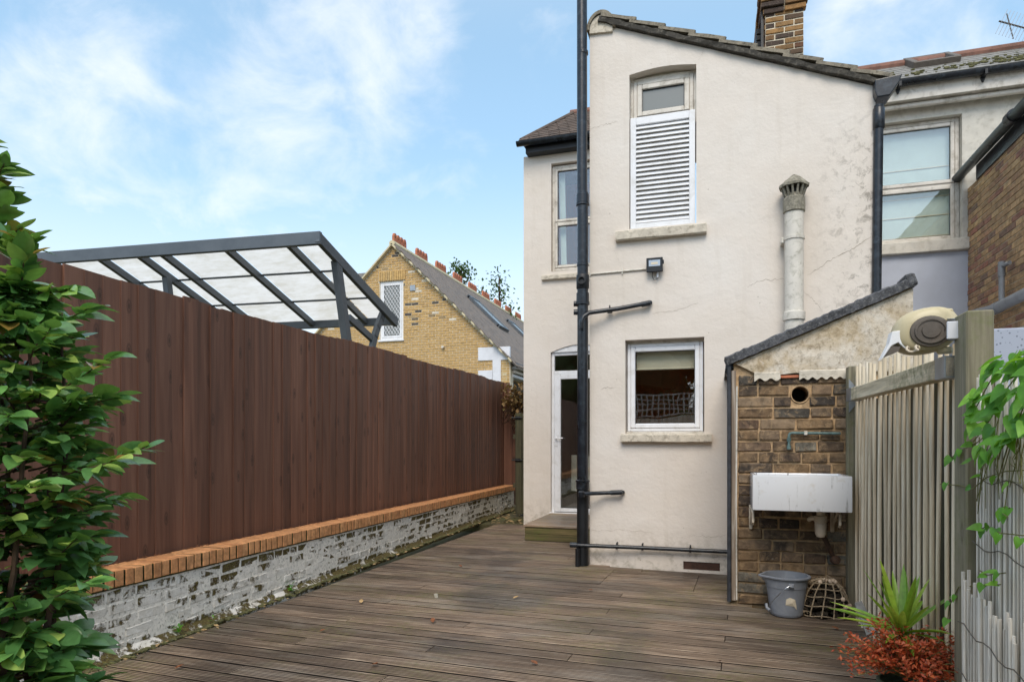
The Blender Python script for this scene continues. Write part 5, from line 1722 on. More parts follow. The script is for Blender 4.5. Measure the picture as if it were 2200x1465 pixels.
for zz in (nwz1 - .62, nwz1 - 1.02, nwz0 + .42, nwz0 + .14):
    mb = MB(); mb.tube([(nwx0 + .05, YR + .185, zz), (nwx1 - .05, YR + .185, zz + .01)], .008, 6); mb.build('blind_rod', 'blind_fabric', bl)
zt_ = pY(1980, 517, YR - .06).z; zb_ = pY(1980, 542, YR - .06).z
sill(nb, nxl, pY(2083, 520, YR - .06).x, zb_, zt_, YR, .07, m='flaky_render')
# fascia, gutter, roof
mb = MB(); mb.box(nxl, nxr, YR - .20, YR - .003, nez - .02, nez + .02); mb.box(nxl, nxr, YR - .22, YR - .20, nez - .02, nez + .20, .004); mb.build('fascia', 'old_white_upvc', nb)
mb = MB(); mb.tube([(nxl, YR - .12, nez - .06), (nxr, YR - .12, nez - .06)], .035, 10); mb.build('soffit_mould', 'old_white_upvc', nb, smooth=True)
gzz = nez + .20
mb = MB(); n = 10
for xx in (nxl - .12, nxr):
    for r in (.062, .055):
        for i in range(n + 1):
            t = math.pi * i / n; mb.v.append(Vector((xx, YR - .29 + math.cos(t) * r, gzz - math.sin(t) * r)))
m_ = n + 1
for i in range(n):
    mb.f += [[i, i + 1, m_ + i + 1, m_ + i], [i, i + 1, 2 * m_ + i + 1, 2 * m_ + i], [2 * m_ + i, 2 * m_ + i + 1, 3 * m_ + i + 1, 3 * m_ + i], [m_ + i, m_ + i + 1, 3 * m_ + i + 1, 3 * m_ + i]]
mb.build('gutter', 'black_pipe', nb, smooth=True)
for xx in (1932, 2116):
    q = pY(xx, 200, YR - .3); mb = MB(); mb.box(q.x - .015, q.x + .015, YR - .36, YR - .22, gzz - .085, gzz - .02); mb.prism([(q.x - .03, gzz - .07), (q.x + .03, gzz - .07), (q.x + .008, gzz - .13), (q.x - .008, gzz - .13)], fY(YR - .25), 0, .04); mb.build('gutter_bracket', 'iron_black', nb)
# slate slope; find pitch from ridge line
ry = YR - .30; rz0 = gzz + .03
pitn = math.radians(33)
k_ = math.tan(pitn); d_ = ray(2100, 118); t_ = (rz0 - ry * k_ - H) / (d_.z - d_.y * k_)
nt_ = Vector((d_.x * t_, d_.y * t_, H + d_.z * t_))
mb = MB(); mb.add([(nxl - .05, ry, rz0), (nxr, ry, rz0), (nxr, nt_.y, nt_.z), (nxl - .05, nt_.y, nt_.z), (nxr, 2 * nt_.y - ry, rz0), (nxl - .05, 2 * nt_.y - ry, rz0)], [[0, 1, 2, 3], [3, 2, 4, 5]])
nro = mb.build('roof', 'slate', nb)
slope = (nt_ - Vector((nt_.x, ry, rz0))).length
m = MB(); m.obox(Vector((0, .13, .004)), Vector((1, 0, 0)), Vector((0, 1, 0)), Vector((0, 0, 1)), .123, .14, .0045, .0012)
me = m.mesh('slate'); me.materials.append(MATS['slate'])
j = 0; u = 0; cnt = 0
rest = MB()
while u < slope:
    yy = ry + u * math.cos(pitn); zz = rz0 + u * math.sin(pitn)
    x = nxl - .05 + (j % 2) * .125
    while x < 5.6:
        loc = Vector((x + .125, yy, zz)); rot = (pitn - .035 + R.uniform(-.012, .012), R.uniform(-.01, .01), R.uniform(-.01, .01))
        if cnt < 300: inst('slate', me, None, nro, loc, rot)
        else:
            M = Matrix.Translation(loc) @ Euler(rot).to_matrix().to_4x4(); rest.add([M @ v.co for v in me.vertices], [list(p.vertices) for p in me.polygons])
        cnt += 1; x += .25
    u += .19; j += 1
print('slates', cnt)
rest.build('slate_courses', 'slate', nro, kind='stuff')
# moss cushions
mb = MB()
for i in range(200):
    x = nxl + .2 + abs(R.gauss(1.9, .8)); u = R.uniform(.1, slope * .7) * R.uniform(.4, 1)
    q = Vector((x, ry + u * math.cos(pitn), rz0 + u * math.sin(pitn) + .02)); s_ = R.uniform(.006, .022)
    mb.obox(q, Vector((1, 0, 0)), Vector((0, math.cos(pitn), math.sin(pitn))), Vector((0, -math.sin(pitn), math.cos(pitn))), s_ * 1.4, s_, s_ * .5, s_ * .3, s_ * .2, R)
mb.build('roof_moss', 'moss', nro, kind='stuff')
mb = MB(); mb.tube([(nxl - .05, nt_.y, nt_.z + .01), (nxr, nt_.y, nt_.z + .01)], .075, 10); mb.build('ridge_tile', 'ridge_red', nb)
# rooflight
def onroof(px, py, off=0.0):
    d_ = ray(px, py); k_ = math.tan(pitn); t_ = (rz0 + off - ry * k_ - H) / (d_.z - d_.y * k_)
    return Vector((d_.x * t_, d_.y * t_, H + d_.z * t_))
A = onroof(1966, 148); B = onroof(2062, 136)
ud = Vector((0, math.cos(pitn), math.sin(pitn))); nd = Vector((0, -math.sin(pitn), math.cos(pitn)))
wx = B.x - A.x
mb = MB(); y_ = A
Lr = .62
cq = Vector(((A.x + B.x) / 2, A.y, A.z)) + ud * Lr / 2 + nd * .03
for sx in (-1, 1): mb.obox(cq + Vector((sx * (wx / 2), 0, 0)), Vector((1, 0, 0)), ud, nd, .035, Lr / 2, .06, .006)
for su_ in (-1, 1): mb.obox(cq + ud * su_ * Lr / 2, Vector((1, 0, 0)), ud, nd, wx / 2 + .03, .035, .055, .006)
sk = mb.build('roof_window', 'hose_grey', nb)
mb = MB(); mb.obox(cq + nd * .02, Vector((1, 0, 0)), ud, nd, wx / 2 - .03, Lr / 2 - .03, .006); mb.build('pane', 'glass', sk)
# ---------------- television aerial
aq = pY(2170, 60, nt_.y); 
ae = thing('tv_aerial', 'spiky television aerial leaning above the slate roof at the top right', 'aerial', (aq.x + .25, nt_.y, nt_.z))
def ap(x, y, d=0): return pY(x, y, nt_.y + d)
mb = MB(); mb.tube([ap(2146, 46), ap(2205, 62, .0), ap(2240, 72)], .011, 6); mb.build('boom', 'wire', ae)
mb = MB(); mb.tube([ap(2215, 120), ap(2218, 66), ap(2222, 20)], .016, 6); mb.build('mast', 'wire', ae)
for i in range(12):
    t = i / 11; x = lerp(2152, 2230, t); y = lerp(47, 70, t)
    mb = MB(); mb.tube([ap(x - 13, y + 26, -.25), ap(x + 13, y - 26, .25)], .0045, 5); mb.build('element', 'aluminium', ae)
mb = MB(); mb.tube([ap(2163, 30), ap(2177, 84)], .008, 5); mb.build('dipole', 'wire', ae)

# ---------------- right wing of stock brick
XW = pY(2080, 500, YR).x
wing = thing('brick_wing', 'yellow and red stock brick side wall with black gutter at the right edge', 'house', (XW, 8.4, 0))
wez = pX(2150, 345, XW).z
wzt = pY(2080, 405, YR).z
mb = MB(); mb.box(XW + .004, XW + .3, 5.2, YR - .002, -.1, wzt); mb.build('wall', 'pale_mortar', wing)
wbm = brick_meshes('brick', .215, .1, .065, 'right_brick', 7, .004, .0018)
zlo = pX(2200, 660, XW).z - .2
zs = []; z = zlo
while z < wzt - .01: zs.append((z, min(wzt, z + .0755))); z += .0755
def ivw(z): return [(0, YR - 7.95)]
nb_ = lay(wing, wbm, (.215, .065), Vector((XW, YR, 0)), (0, -1), zs, ivw, .226, .011, proud=.006, limit=298)
print('wing bricks', nb_)
mb = MB(); mb.box(XW - .025, XW + .02, 5.2, YR - .35, wzt - .02, wzt + .17, .004); mb.build('fascia', 'black_pipe', wing)
gq = pY(2052, 392, 9.9)
mb = MB(); n = 12; gxx = XW - .10; gz2 = wzt + .19
ye = pX(2052, 385, gxx).y
for yy in (ye, 5.2):
    for r in (.068, .060):
        for i in range(n + 1):
            t = math.pi * i / n; mb.v.append(Vector((gxx + math.cos(t) * r, yy, gz2 - math.sin(t) * r)))
m_ = n + 1
for i in range(n):
    mb.f += [[i, i + 1, m_ + i + 1, m_ + i], [i, i + 1, 2 * m_ + i + 1, 2 * m_ + i], [2 * m_ + i, 2 * m_ + i + 1, 3 * m_ + i + 1, 3 * m_ + i], [m_ + i, m_ + i + 1, 3 * m_ + i + 1, 3 * m_ + i]]
mb.f += [list(range(m_))]
mb.build('gutter', 'black_pipe', wing, smooth=True)
for yy in (8.6, 7.3):
    mb = MB(); mb.tube([(gxx, yy, gz2 - .0), (gxx, yy - .12, gz2 - .0)], .074, 14); mb.build('gutter_joint', 'black_pipe', wing, smooth=True)
mb = MB(); mb.add([(XW - .14, 5.2, gz2 + .02), (XW - .14, YR - .3, gz2 + .02), (XW + 3, YR - .3, gz2 + 2.3), (XW + 3, 5.2, gz2 + 2.3)], [[0, 1, 2, 3]]); mb.build('roof', 'slate', wing)
# grey soil pipe passing in front of the wing
Xg = 2.0
o = thing('grey_pipe', 'fat grey drain pipe with small vent stub rising behind the tall post', 'drainpipe', pX(2165, 650, XW - .25))
ga_ = pX(2135, 665, XW - .12); gb_ = pX(2230, 618, XW - .12)
mb = MB(); d0 = pX(2075, 680, XW - .12); mb.tube([d0, ga_, gb_, pX(2320, 570, XW - .12)], .062, 16); mb.build('pipe', 'grey_pipe', o, smooth=True)
q = pX(2152, 645, XW - .1); mb = MB(); mb.tube([q, Vector((q.x, q.y, pX(2152, 562, XW - .1).z))], .030, 12); mb.build('vent_stub', 'grey_pipe', o, smooth=True)
zt = pX(2152, 572, XW - .1).z; mb = MB(); mb.tube([(q.x, q.y, zt), (q.x + .02, q.y - .16, zt)], .022, 10); mb.build('tee_arm', 'grey_pipe', o, smooth=True)
mb = MB(); mb.tube([(q.x, q.y, zt - .12), (q.x, q.y, zt + .05)], .037, 12); mb.build('collar', 'grey_pipe', o, smooth=True)
mb = MB(); mb.tube([ga_, ga_.lerp(gb_, .15)], .068, 16); mb.build('pipe_joint', 'grey_pipe', o, smooth=True)
# neighbour's lean-to with rain-spotted panel
ln = thing('lean_to', 'pale lean-to with a rain spotted grey panel behind the vine and tall post', 'lean-to', (2.4, 6.2, 0))
zl0 = pY(2165, 757, 6.2).z; zl1 = pY(2165, 708, 6.2).z
xl0 = pY(2100, 700, 6.2).x
mb = MB(); mb.box(xl0, xl0 + 2, 6.2, 6.25, 0, zl1); mb.build('panel', 'wet_panel', ln)
mb = MB(); mb.box(xl0, xl0 + 2, 6.26, 9.0, 0, zl1 + .02); mb.build('flat_roof', 'blue_render', ln)

# ================================================================== canopy beyond the fence
can = thing('carport_canopy', 'grey metal framed canopy with milky translucent panels rising above the brown fence', 'canopy', (-5.6, 7.6, 0))
NR = Vector((-4.40, 6.60, 0)); NR.z = pY(685, 512, 6.60).z
nd_ = ray(85, 556); nA = None
ndir = Vector((-math.cos(math.radians(6)), -math.sin(math.radians(6)), 0))
NL = NR + ndir * 6.2
NLz = pL(130, 553, NR, NR + ndir)          # keeps the front beam level with what is seen
NL.z = NR.z + (NLz.z - NR.z) * 6.2 / max(.1, (Vector((NLz.x, NLz.y, 0)) - Vector((NR.x, NR.y, 0))).length)
FRp = pY(848, 688, 8.37); FR = Vector((-4.40, 8.37, FRp.z))
FR = pX(848, 690, -4.40)
fdir = Vector((-math.cos(math.radians(8)), -math.sin(math.radians(8)), 0))
FLp = pL(640, 699, FR, FR + fdir)
FL = FR + fdir * 6.2; FL.z = FR.z + (FLp.z - FR.z) * 6.2 / (Vector((FLp.x, FLp.y, 0)) - Vector((FR.x, FR.y, 0))).length
print('canopy', NR, NL, FR, FL)
mb = MB(); mb.beam(NL, NR + (NR - NL).normalized() * .03, .06, .15, .006); mb.build('front_beam', 'canopy_metal', can)
mb = MB(); mb.beam(FL, FR, .06, .11, .006); mb.build('back_beam', 'canopy_metal', can)
mb = MB(); ext = (FR - NR).normalized(); mb.beam(NR - ext * .02, FR + ext * .05, .06, .13, .006); mb.build('side_beam', 'canopy_metal', can)
def fit_front(px, py):
    q = pL(px, py, NR, NR + ndir); return (Vector((q.x, q.y, 0)) - Vector((NR.x, NR.y, 0))).length / 6.2
fr_t = [fit_front(613, 528), fit_front(479, 540), fit_front(340, 549), fit_front(290, 551), fit_front(205, 556)]
fr_t.append(fr_t[-1] + .12)
def edge(t): return NR.lerp(NL, t), FR.lerp(FL, t)
for t in fr_t:
    a, b = edge(t); mb = MB(); mb.beam(a, b, .055, .09, .005); mb.build('rafter', 'canopy_metal', can)
for v in (.36, .70):
    mb = MB(); mb.tube([NR.lerp(FR, v) + Vector((0, 0, .03)), NL.lerp(FL, v) + Vector((0, 0, .03))], .014, 8); mb.build('glazing_bar', 'canopy_metal', can)
ts = [0] + fr_t + [1.0]
for i in range(len(ts) - 1):
    a0, b0 = edge(ts[i] + .004); a1, b1 = edge(ts[i + 1] - .004); up = Vector((0, 0, .055))
    mb = MB(); mb.add([a0 + up, a1 + up, b1 + up, b0 + up], [[0, 1, 2, 3]]); mb.build('panel', 'polycarbonate', can)
def onside(px, py, X=-4.40): return pX(px, py, X)
p_a = onside(722, 560, -4.42); p_b = onside(746, 742, -4.42); dv = (p_b - p_a)
mb = MB(); mb.beam(p_a, p_a + dv * 1.05 , .09, .11, .006); mb.build('post', 'canopy_metal', can)
mb = MB(); q = p_a + dv * 1.05; mb.beam(q, Vector((q.x, q.y + .1, 0)), .09, .11, .006); mb.build('post', 'canopy_metal', can)
s0, s1 = onside(822, 672, -4.44), onside(800, 745, -4.44)
mb = MB(); pts = [onside(x, y, -4.44) for x, y in ((825, 668), (818, 684), (811, 702), (805, 722), (799, 748))]
for a, b in zip(pts[:-1], pts[1:]): mb.beam(a, b + (b - a) * .1, .05, .10)
mb.build('curved_strut', 'canopy_metal', can)
mb = MB(); mb.beam(onside(749, 682, -4.45), onside(806, 734, -4.45), .05, .09, .005); mb.build('diagonal_brace', 'canopy_metal', can)
mb = MB(); mb.beam(onside(799, 745, -4.44), onside(760, 1100, -4.44), .07, .08); mb.build('post', 'canopy_metal', can)
a, b = edge(fr_t[3]); q = a.lerp(b, .27)
mb = MB(); mb.beam(q + Vector((0, 0, -.02)), q + Vector((.12, .05, -1.3)), .08, .09, .005); mb.build('post', 'canopy_metal', can)

# ================================================================== yellow brick house
YG = 18.3
apx = pY(845, 528, YG); xR = pY(1085, 764, YG); 
gx_, gz0_ = apx.x, apx.z
tl = (gz0_ - xR.z) / (xR.x - gx_)
yh = thing('yellow_house', 'yellow brick gabled house with lattice window and terracotta ridge crests beyond the fence', 'house', (gx_, YG, 0))
xe_r = pY(1096, 780, YG).x; xe_l = gx_ - (xe_r - gx_)
zet = xR.z - .02
def half(z): return (gz0_ - z) / tl
mb = MB()
ww0 = pY(816, 640, YG).x; ww1 = pY(866, 640, YG).x; wz_1 = pY(845, 604, YG).z; wz_0 = pY(845, 731, YG).z
mb.holed([(gx_ - half(3.7), -.1), (gx_ + half(3.7) , -.1), (gx_ + half(3.7), 3.7), (gx_, gz0_), (gx_ - half(3.7), 3.7)], [[(ww0, wz_0), (ww1, wz_0), (ww1, wz_1), (ww0, wz_1)]], fY(YG), .008, .3)
mb.build('wall', 'pale_mortar', yh)
ybm = brick_meshes('brick', .215, .1, .065, 'yellow_brick', 3, .004, .002)
zlow = 2.6; zs = []; z = zlow
while z < gz0_ - .12: zs.append((z, z + .0765)); z += .0765
soldz1 = pY(845, 583, YG).z
x0g = gx_ - half(3.7)
def ivy(z):
    h = half(z) - .06 if z > 3.7 else half(3.7)
    h = min(h, half(3.7) - .02)
    L = [(gx_ - h - x0g, gx_ + h - x0g)]
    if z > 3.45 and z < 4.1:
        pass
    if wz_0 - .06 < z < soldz1 + .02 and z < soldz1:
        a, b = L[0]; ma, mb_ = (ww0 - .01 - x0g, ww1 + .01 - x0g)
        if z > wz_1: ma -= .04; mb_ += .04
        L = [(a, ma), (mb_, b)] if a < ma and b > mb_ else L
    return [q for q in L if q[1] - q[0] > .04]
# draw the upper courses first: the 300 individual bricks are the ones seen above the fence
nbk = lay(yh, ybm, (.215, .065), Vector((x0g, YG, 0)), (1, 0), list(reversed(zs)), ivy, .226, .014, proud=.004)
print('yellow bricks', nbk)
xx = ww0 - .03
while xx < ww1 + .03:
    inst('soldier_brick', ybm[0], None, yh, Vector((xx + .035, YG + .02, (wz_1 + soldz1) / 2 + .01)), (0, math.pi / 2, 0), ((soldz1 - wz_1 - .015) / .215, 1, 1))
    xx += .0765
w = upvc(yh, ww0, ww1, wz_0 + .02, wz_1, YG + .04, ow=.07, sw=.06, pane='frosted_glass')
for sg in (-1, 1):
    mb = MB()
    gx0w, gx1w, gzz0, gzz1 = ww0 + .13, ww1 - .13, wz_0 + .16, wz_1 - .13
    k = -6
    for i in range(-8, 14):
        # diagonal lead cames clipped to the pane
        pts = []
        c_ = gzz0 + i * .16
        sl_ = 1.5 * sg
        for t in [j / 24 for j in range(25)]:
            x = lerp(gx0w, gx1w, t); z = c_ + sl_ * (x - (gx0w if sg > 0 else gx1w) ) * 1.0
            if gzz0 <= z <= gzz1: pts.append((x, YG + .045, z))
        if len(pts) > 1: mb.tube([pts[0], pts[-1]], .008, 4)
    mb.build('lead_came', 'white_upvc', w, kind='stuff')
mb = MB(); mb.box(ww0 - .04, ww1 + .04, YG - .05, YG + .02, wz_0 - .03, wz_0 + .015); mb.build('sill', 'white_upvc', w)
v0 = pY(887, 619, YG); mb = MB(); mb.box(v0.x - .09, v0.x + .09, YG - .03, YG - .006, v0.z - .09, v0.z + .09, .01); mb.build('vent', 'galvanised', yh)
v0 = pY(953, 746, YG); mb = MB(); mb.lathe(v0, [(0, 0), (.04, 0), (.04, .1), (0, .1)], 10, Vector((0, -1, 0))); mb.build('overflow_pipe', 'flue_white', yh)
# white quoin stones at the right corner
def bx2(name, x0, y0, x1, y1, m, Y=YG, pr=.03, th=.1):
    a = pY(x0, y0, Y - pr); b = pY(x1, y1, Y - pr); mm = MB(); mm.box(a.x, b.x, Y - pr, Y - pr + th, b.z, a.z, .006); return mm.build(name, m, yh)
bx2('quoin', 1027, 747, 1095, 772.5, 'white_paint'); bx2('quoin', 1058, 773, 1076, 800, 'white_paint'); bx2('quoin', 1027, 796, 1057.5, 815, 'white_paint', pr=.032)
bx2('quoin', 1058, 800.5, 1076, 860, 'white_paint', pr=.031)
bx2('quoin', 1076.5, 773, 1090, 860, 'verge_cream', pr=.0)
# verges
for sg in (-1, 1):
    a = Vector((gx_ - sg * .02, YG - .07, gz0_ + .035)); b = Vector((gx_ + sg * half(3.62), YG - .07, 3.66))
    mb = MB(); mb.beam(a, b, .14, .05, .004); mb.build('verge', 'verge_cream', yh)
# roof slopes with slate courses
YE = 44.0
for sg in (1, -1):
    mb = MB(); a = Vector((gx_, YG - .1, gz0_ + .06)); b = Vector((gx_ + sg * half(3.45), YG - .1, 3.51)); off = Vector((0, YE - YG, 0))
    mb.add([a, b, b + off, a + off, a - Vector((0, 0, .06)), b - Vector((0, 0, .06)), b + off - Vector((0, 0, .06)), a + off - Vector((0, 0, .06))], [[0, 1, 2, 3], [4, 5, 6, 7], [0, 1, 5, 4], [1, 2, 6, 5]])
    rfy = mb.build('roof', 'far_slate', yh)
    if sg == 1:
        RY = rfy
        d = (b - a).normalized(); nrm = Vector((-d.z, 0, d.x)); nrm = nrm if nrm.z > 0 else -nrm
        L = (b - a).length; mb = MB(); cnt = 0
        nr = int(L / .2)
        for j in range(nr):
            y = YG - .1 - (j % 2) * .15
            while y < 33:
                w_ = .3 if y < 26 else .6
                q = a + d * (j * .2 + .12) + nrm * .018 + Vector((0, y - YG + .1 + w_ / 2, 0))
                mb.obox(q, (d - nrm * .07).normalized(), Vector((0, 1, 0)), (nrm + d * .07).normalized(), .125, w_ / 2 - .004 - R.uniform(0, .004), .008 + R.uniform(-.002, .003))
                y += w_; cnt += 1
        mb.build('slate_courses', 'far_slate', rfy, kind='stuff')
        print('far slates', cnt)
        # rooflights lying on the slope
        def onr(px, py, off=.06):
            n_ = Vector((nrm.x, 0, nrm.z)); p0 = a + nrm * off; dd_ = ray(px, py); t = (p0 - Vector((0, 0, H))).dot(n_) / dd_.dot(n_)
            return Vector((dd_.x * t, dd_.y * t, H + dd_.z * t))
        for (ua, va, ub, vb) in ((1003, 636, 1092, 712), (1098, 694, 1140, 735)):
            q1, q2 = onr(ua, va), onr(ub, vb)
            y0_, y1_ = sorted((q1.y, q2.y)); s0_ = (q1 - a).dot(d); s1_ = (q2 - a).dot(d)
            yc = (q1.y + q2.y) / 2; hw = .5
            c_ = a + d * ((s0_ + s1_) / 2) + nrm * .08 + Vector((0, yc - a.y, 0)); hl = max(.4, (s1_ - s0_) / 2)
            mm = MB()
            for sy in (-1, 1): mm.obox(c_ + Vector((0, sy * hw, 0)), d, Vector((0, 1, 0)), nrm, hl, .05, .05)
            for sx in (-1, 1): mm.obox(c_ + d * sx * hl, d, Vector((0, 1, 0)), nrm, .05, hw + .05, .05)
            rw = mm.build('roof_window', 'canopy_metal', yh)
            mm = MB(); mm.obox(c_ + nrm * .02, d, Vector((0, 1, 0)), nrm, hl, hw, .008); mm.build('pane', 'frosted_glass', rw)
mb = MB(); mb.tube([(gx_, YG - .1, gz0_ + .05), (gx_, YE, gz0_ + .05)], .10, 8); mb.build('ridge', 'verge_cream', yh)
m = MB()
rr_ = .075
pts = [(-rr_, 0), (-rr_ * .9, .12), (-rr_ * .55, .19), (0, .215), (rr_ * .55, .19), (rr_ * .9, .12), (rr_, 0)]
m.holed([(a, b) for a, b in [(-rr_, 0), (rr_, 0), (rr_ * .95, .15), (rr_ * .5, .22), (-rr_ * .5, .22), (-rr_ * .95, .15)]], [[(math.cos(2 * math.pi * i / 8) * .028, .12 + math.sin(2 * math.pi * i / 8) * .034) for i in range(8)]], lambda a, b, d: Vector((d, a, b)), -.03, .03)
me = m.mesh('ridge_crest'); me.materials.append(MATS['terracotta'])
y = YG - .02; g = 0
while y < 36:
    for k in range(4):
        inst('ridge_crest', me, None, yh, Vector((gx_, y + .1 + k * .22, gz0_ + .12)), (0, 0, 0), (1.2, 1.25, 1.25))
    y += 1.62
# eaves mouldings on the right-hand side
for k, (zz, xo) in enumerate(((3.48, .05), (3.36, .0), (3.24, -.06))):
    mb = MB(); mb.box(xe_r - .30, xe_r + .10 + xo, YG + .2, 30, zz, zz + .09, .01); mb.build('eaves_moulding', 'white_paint' if k != 1 else 'old_white_upvc', yh)
mb = MB(); mb.box(xe_r - .35, xe_r - .30 + .02, YG + .3, 30, -.1, 3.24); mb.build('side_wall', 'yellow_brick', yh)
mb = MB(); mb.tube([(xe_r + .14, YG + .0, 3.60), (xe_r + .14, 30, 3.60)], .06, 8); mb.build('gutter', 'iron_black', yh)
# dark roof of a further house just left of the gable
q = pY(776, 592, 26)
rb_ = thing('distant_roof', 'dark slate roof end just left of the yellow brick gable', 'roof', (q.x - 1.5, 26, 0))
mb = MB(); zz = pY(776, 587, 26).z; mb.prism([(q.x - 2.2, zz - 2), (q.x + .6, zz - 2), (q.x + .6, zz), (q.x - .1, zz), (q.x - 2.2, zz - .35)], fY(26), 0, 6); mb.build('slope', 'slate', rb_)
mb = MB(); mb.box(q.x - 2.1, q.x + .5, 26.1, 31.9, -.1, zz - 1.9); mb.build('wall', 'yellow_brick', rb_)

# ================================================================== vegetation helpers
def leaf_mesh(name, L, Wd, mname, fold=.25, droop=.25, rows=5, pointy=1.0, k=0):
    m = MB(); rr = random.Random(k)
    for i in range(rows + 1):
        t = i / rows
        w = Wd / 2 * (math.sin(math.pi * min(1, t ** .8)) ** .75) * (1 if t < .99 else 0)
        if i == 0: w = .0006
        if i == rows: w = .0002
        z = -droop * L * t * t
        for sx in (-1, 0, 1):
            m.v.append(Vector((t * L, sx * w, z + abs(sx) * w * fold)))
    for i in range(rows):
        for j in range(2):
            a = i * 3 + j; m.f.append([a, a + 3, a + 4, a + 1])
    me = m.mesh(name, smooth=True)
    if mname: me.materials.append(MATS[mname])
    return me

def orient(d, up, roll=0.0):
    d = d.normalized(); y = up.cross(d)
    if y.length < 1e-4: y = Vector((0, 1, 0)).cross(d)
    y.normalize(); z = d.cross(y).normalized()
    M = Matrix((d, y, z)).transposed()
    return (M @ Matrix.Rotation(roll, 3, 'X')).to_euler(), M @ Matrix.Rotation(roll, 3, 'X')

def foliage(parent, leaves, meshes, mname, limit=300, name='leaf', stuffname='foliage'):
    """leaves = [(loc, Matrix3, scale)]; nearest to the camera become parts, the others one mass"""
    cp = Vector((0, 0, H))
    leaves.sort(key=lambda q: (q[0] - cp).length / q[2])
    rest = MB()
    for i, (loc, M, s) in enumerate(leaves):
        me = meshes[i % len(meshes)]
        if i < limit:
            inst(name, me, None, parent, loc, M.to_euler(), (s, s, s))
        else:
            o = len(rest.v)
            rest.v += [M @ (v.co * s) + loc for v in me.vertices]; rest.f += [[k + o for k in p.vertices] for p in me.polygons]
    if rest.v:
        ob = rest.build(stuffname, mname, parent, kind='stuff')
        for p in ob.data.polygons: p.use_smooth = True

# ---------------------------------------------------------------- camellia
AX = Vector((-2.40, 1.72, 0))
bush = thing('camellia_bush', 'large glossy green leaved camellia bush filling the left edge of the yard', 'bush', (AX.x, AX.y, -.02))
Rz = [(0, .25), (.5, .27), (.95, .29), (1.25, .37), (1.5, .31), (1.72, .22), (1.85, .08), (2.05, .02), (2.4, .02), (2.5, .02)]
def rad_(z):
    for (a, r0), (b, r1) in zip(Rz[:-1], Rz[1:]):
        if a <= z <= b: return lerp(r0, r1, (z - a) / (b - a))
    return .02
rr = random.Random(77)
cl = [leaf_mesh('leaf', .086 + .008 * (k % 3), .050 + .006 * (k % 2), 'camellia_leaf', .06 + .09 * k, .05 + .09 * ((k * 2) % 5), 6, 1, k) for k in range(6)]
trunk = MB()
stems = []
for k in range(6):
    a = k * 1.05; base = AX + Vector((math.cos(a) * .05, math.sin(a) * .05, -.02)); pts = [base]
    for j in range(1, 9):
        z = j * .225; r = .05 + .10 * math.sin(j / 8 * 2.2)
        pts.append(AX + Vector((math.cos(a + j * .1) * r + rr.uniform(-.02, .02), math.sin(a + j * .1) * r + rr.uniform(-.02, .02), z)))
    mb = MB(); mb.tube(pts, [lerp(.016, .004, i / 8) for i in range(9)], 7); mb.build('stem', 'bark', bush); stems.append(pts)
leaves = []; twigs = MB(); 
def twig(p0, d, L, nl, main=True):
    pts = [p0]; p = p0.copy(); dd_ = d.normalized(); n = 7
    for j in range(n):
        dd_ = (dd_ + Vector((rr.uniform(-.14, .14), rr.uniform(-.14, .14), rr.uniform(-.10, .13)))).normalized()
        p = p + dd_ * (L / n); pts.append(p.copy())
    mb_ = twigs; mb_.tube(pts, [lerp(.0042, .0016, i / n) for i in range(n + 1)], 5, caps=False)
    for j in range(nl):
        t = lerp(.22, 1.0, (j + rr.random() * .5) / nl); f = t * n; i0 = min(n - 1, int(f)); q = pts[i0].lerp(pts[i0 + 1], f - i0)
        td = (pts[i0 + 1] - pts[i0]).normalized()
        side = td.cross(Vector((0, 0, 1))).normalized() * (1 if j % 2 else -1)
        ld = (td * (.5 + t * .9) + side * rr.uniform(.5, 1.1) + Vector((0, 0, rr.uniform(-.45, .45)))).normalized()
        if j == nl - 1: ld = td
        up = Vector((rr.uniform(-.4, .4), rr.uniform(-.4, .4), 1))
        M = orient(ld, up, rr.uniform(-.6, .6))[1]
        leaves.append((q, M, rr.uniform(.6, 1.28) * (1.1 if q.z < 1.0 else .92)))
for i in range(400):
    z = rr.uniform(.05, 1.90) if i % 4 else rr.uniform(.2, 1.5); a = rr.uniform(0, 2 * math.pi)
    R_ = rad_(z) * rr.uniform(.5, 1.16)
    if rr.random() < .06 and z < 1.7: R_ *= 1.12
    L = min(R_ * .85, rr.uniform(.22, .38)); 
    tip = AX + Vector((math.cos(a) * R_, math.sin(a) * R_, z)); 
    d = Vector((math.cos(a + rr.uniform(-.4, .4)), math.sin(a + rr.uniform(-.4, .4)), rr.uniform(-.15, .45))).normalized()
    twig(tip - d * L, d, L * .93, int(9 + L * 14))
for (x, y, n_) in ((282, 972, 13), (255, 1015, 10), (160, 612, 12), (172, 650, 12), (228, 795, 14), (212, 838, 12), (180, 1070, 9), (150, 1130, 9), (195, 1265, 10), (215, 1190, 9), (55, 522, 9), (28, 520, 8), (30, 378, 6), (8, 318, 6), (14, 440, 8), (24, 470, 8), (38, 500, 8), (5, 410, 7), (2, 360, 7), (215, 880, 12), (190, 925, 12), (60, 570, 10), (130, 700, 12)):
    tip = pY(x, y, AX.y + rr.uniform(-.12, .05)); root = pY(-70, y + 75, AX.y) if y < 505 else Vector((AX.x, AX.y, tip.z - rr.uniform(.02, .16))); d = tip - root
    twig(root + d * .25, d.normalized() + Vector((0, 0, .05)), d.length * .74, n_ + 4)
foliage(bush, leaves, cl, 'camellia_leaf')
print('camellia leaves', len(leaves))
twigs.build('twigs', 'bark', bush, kind='stuff')

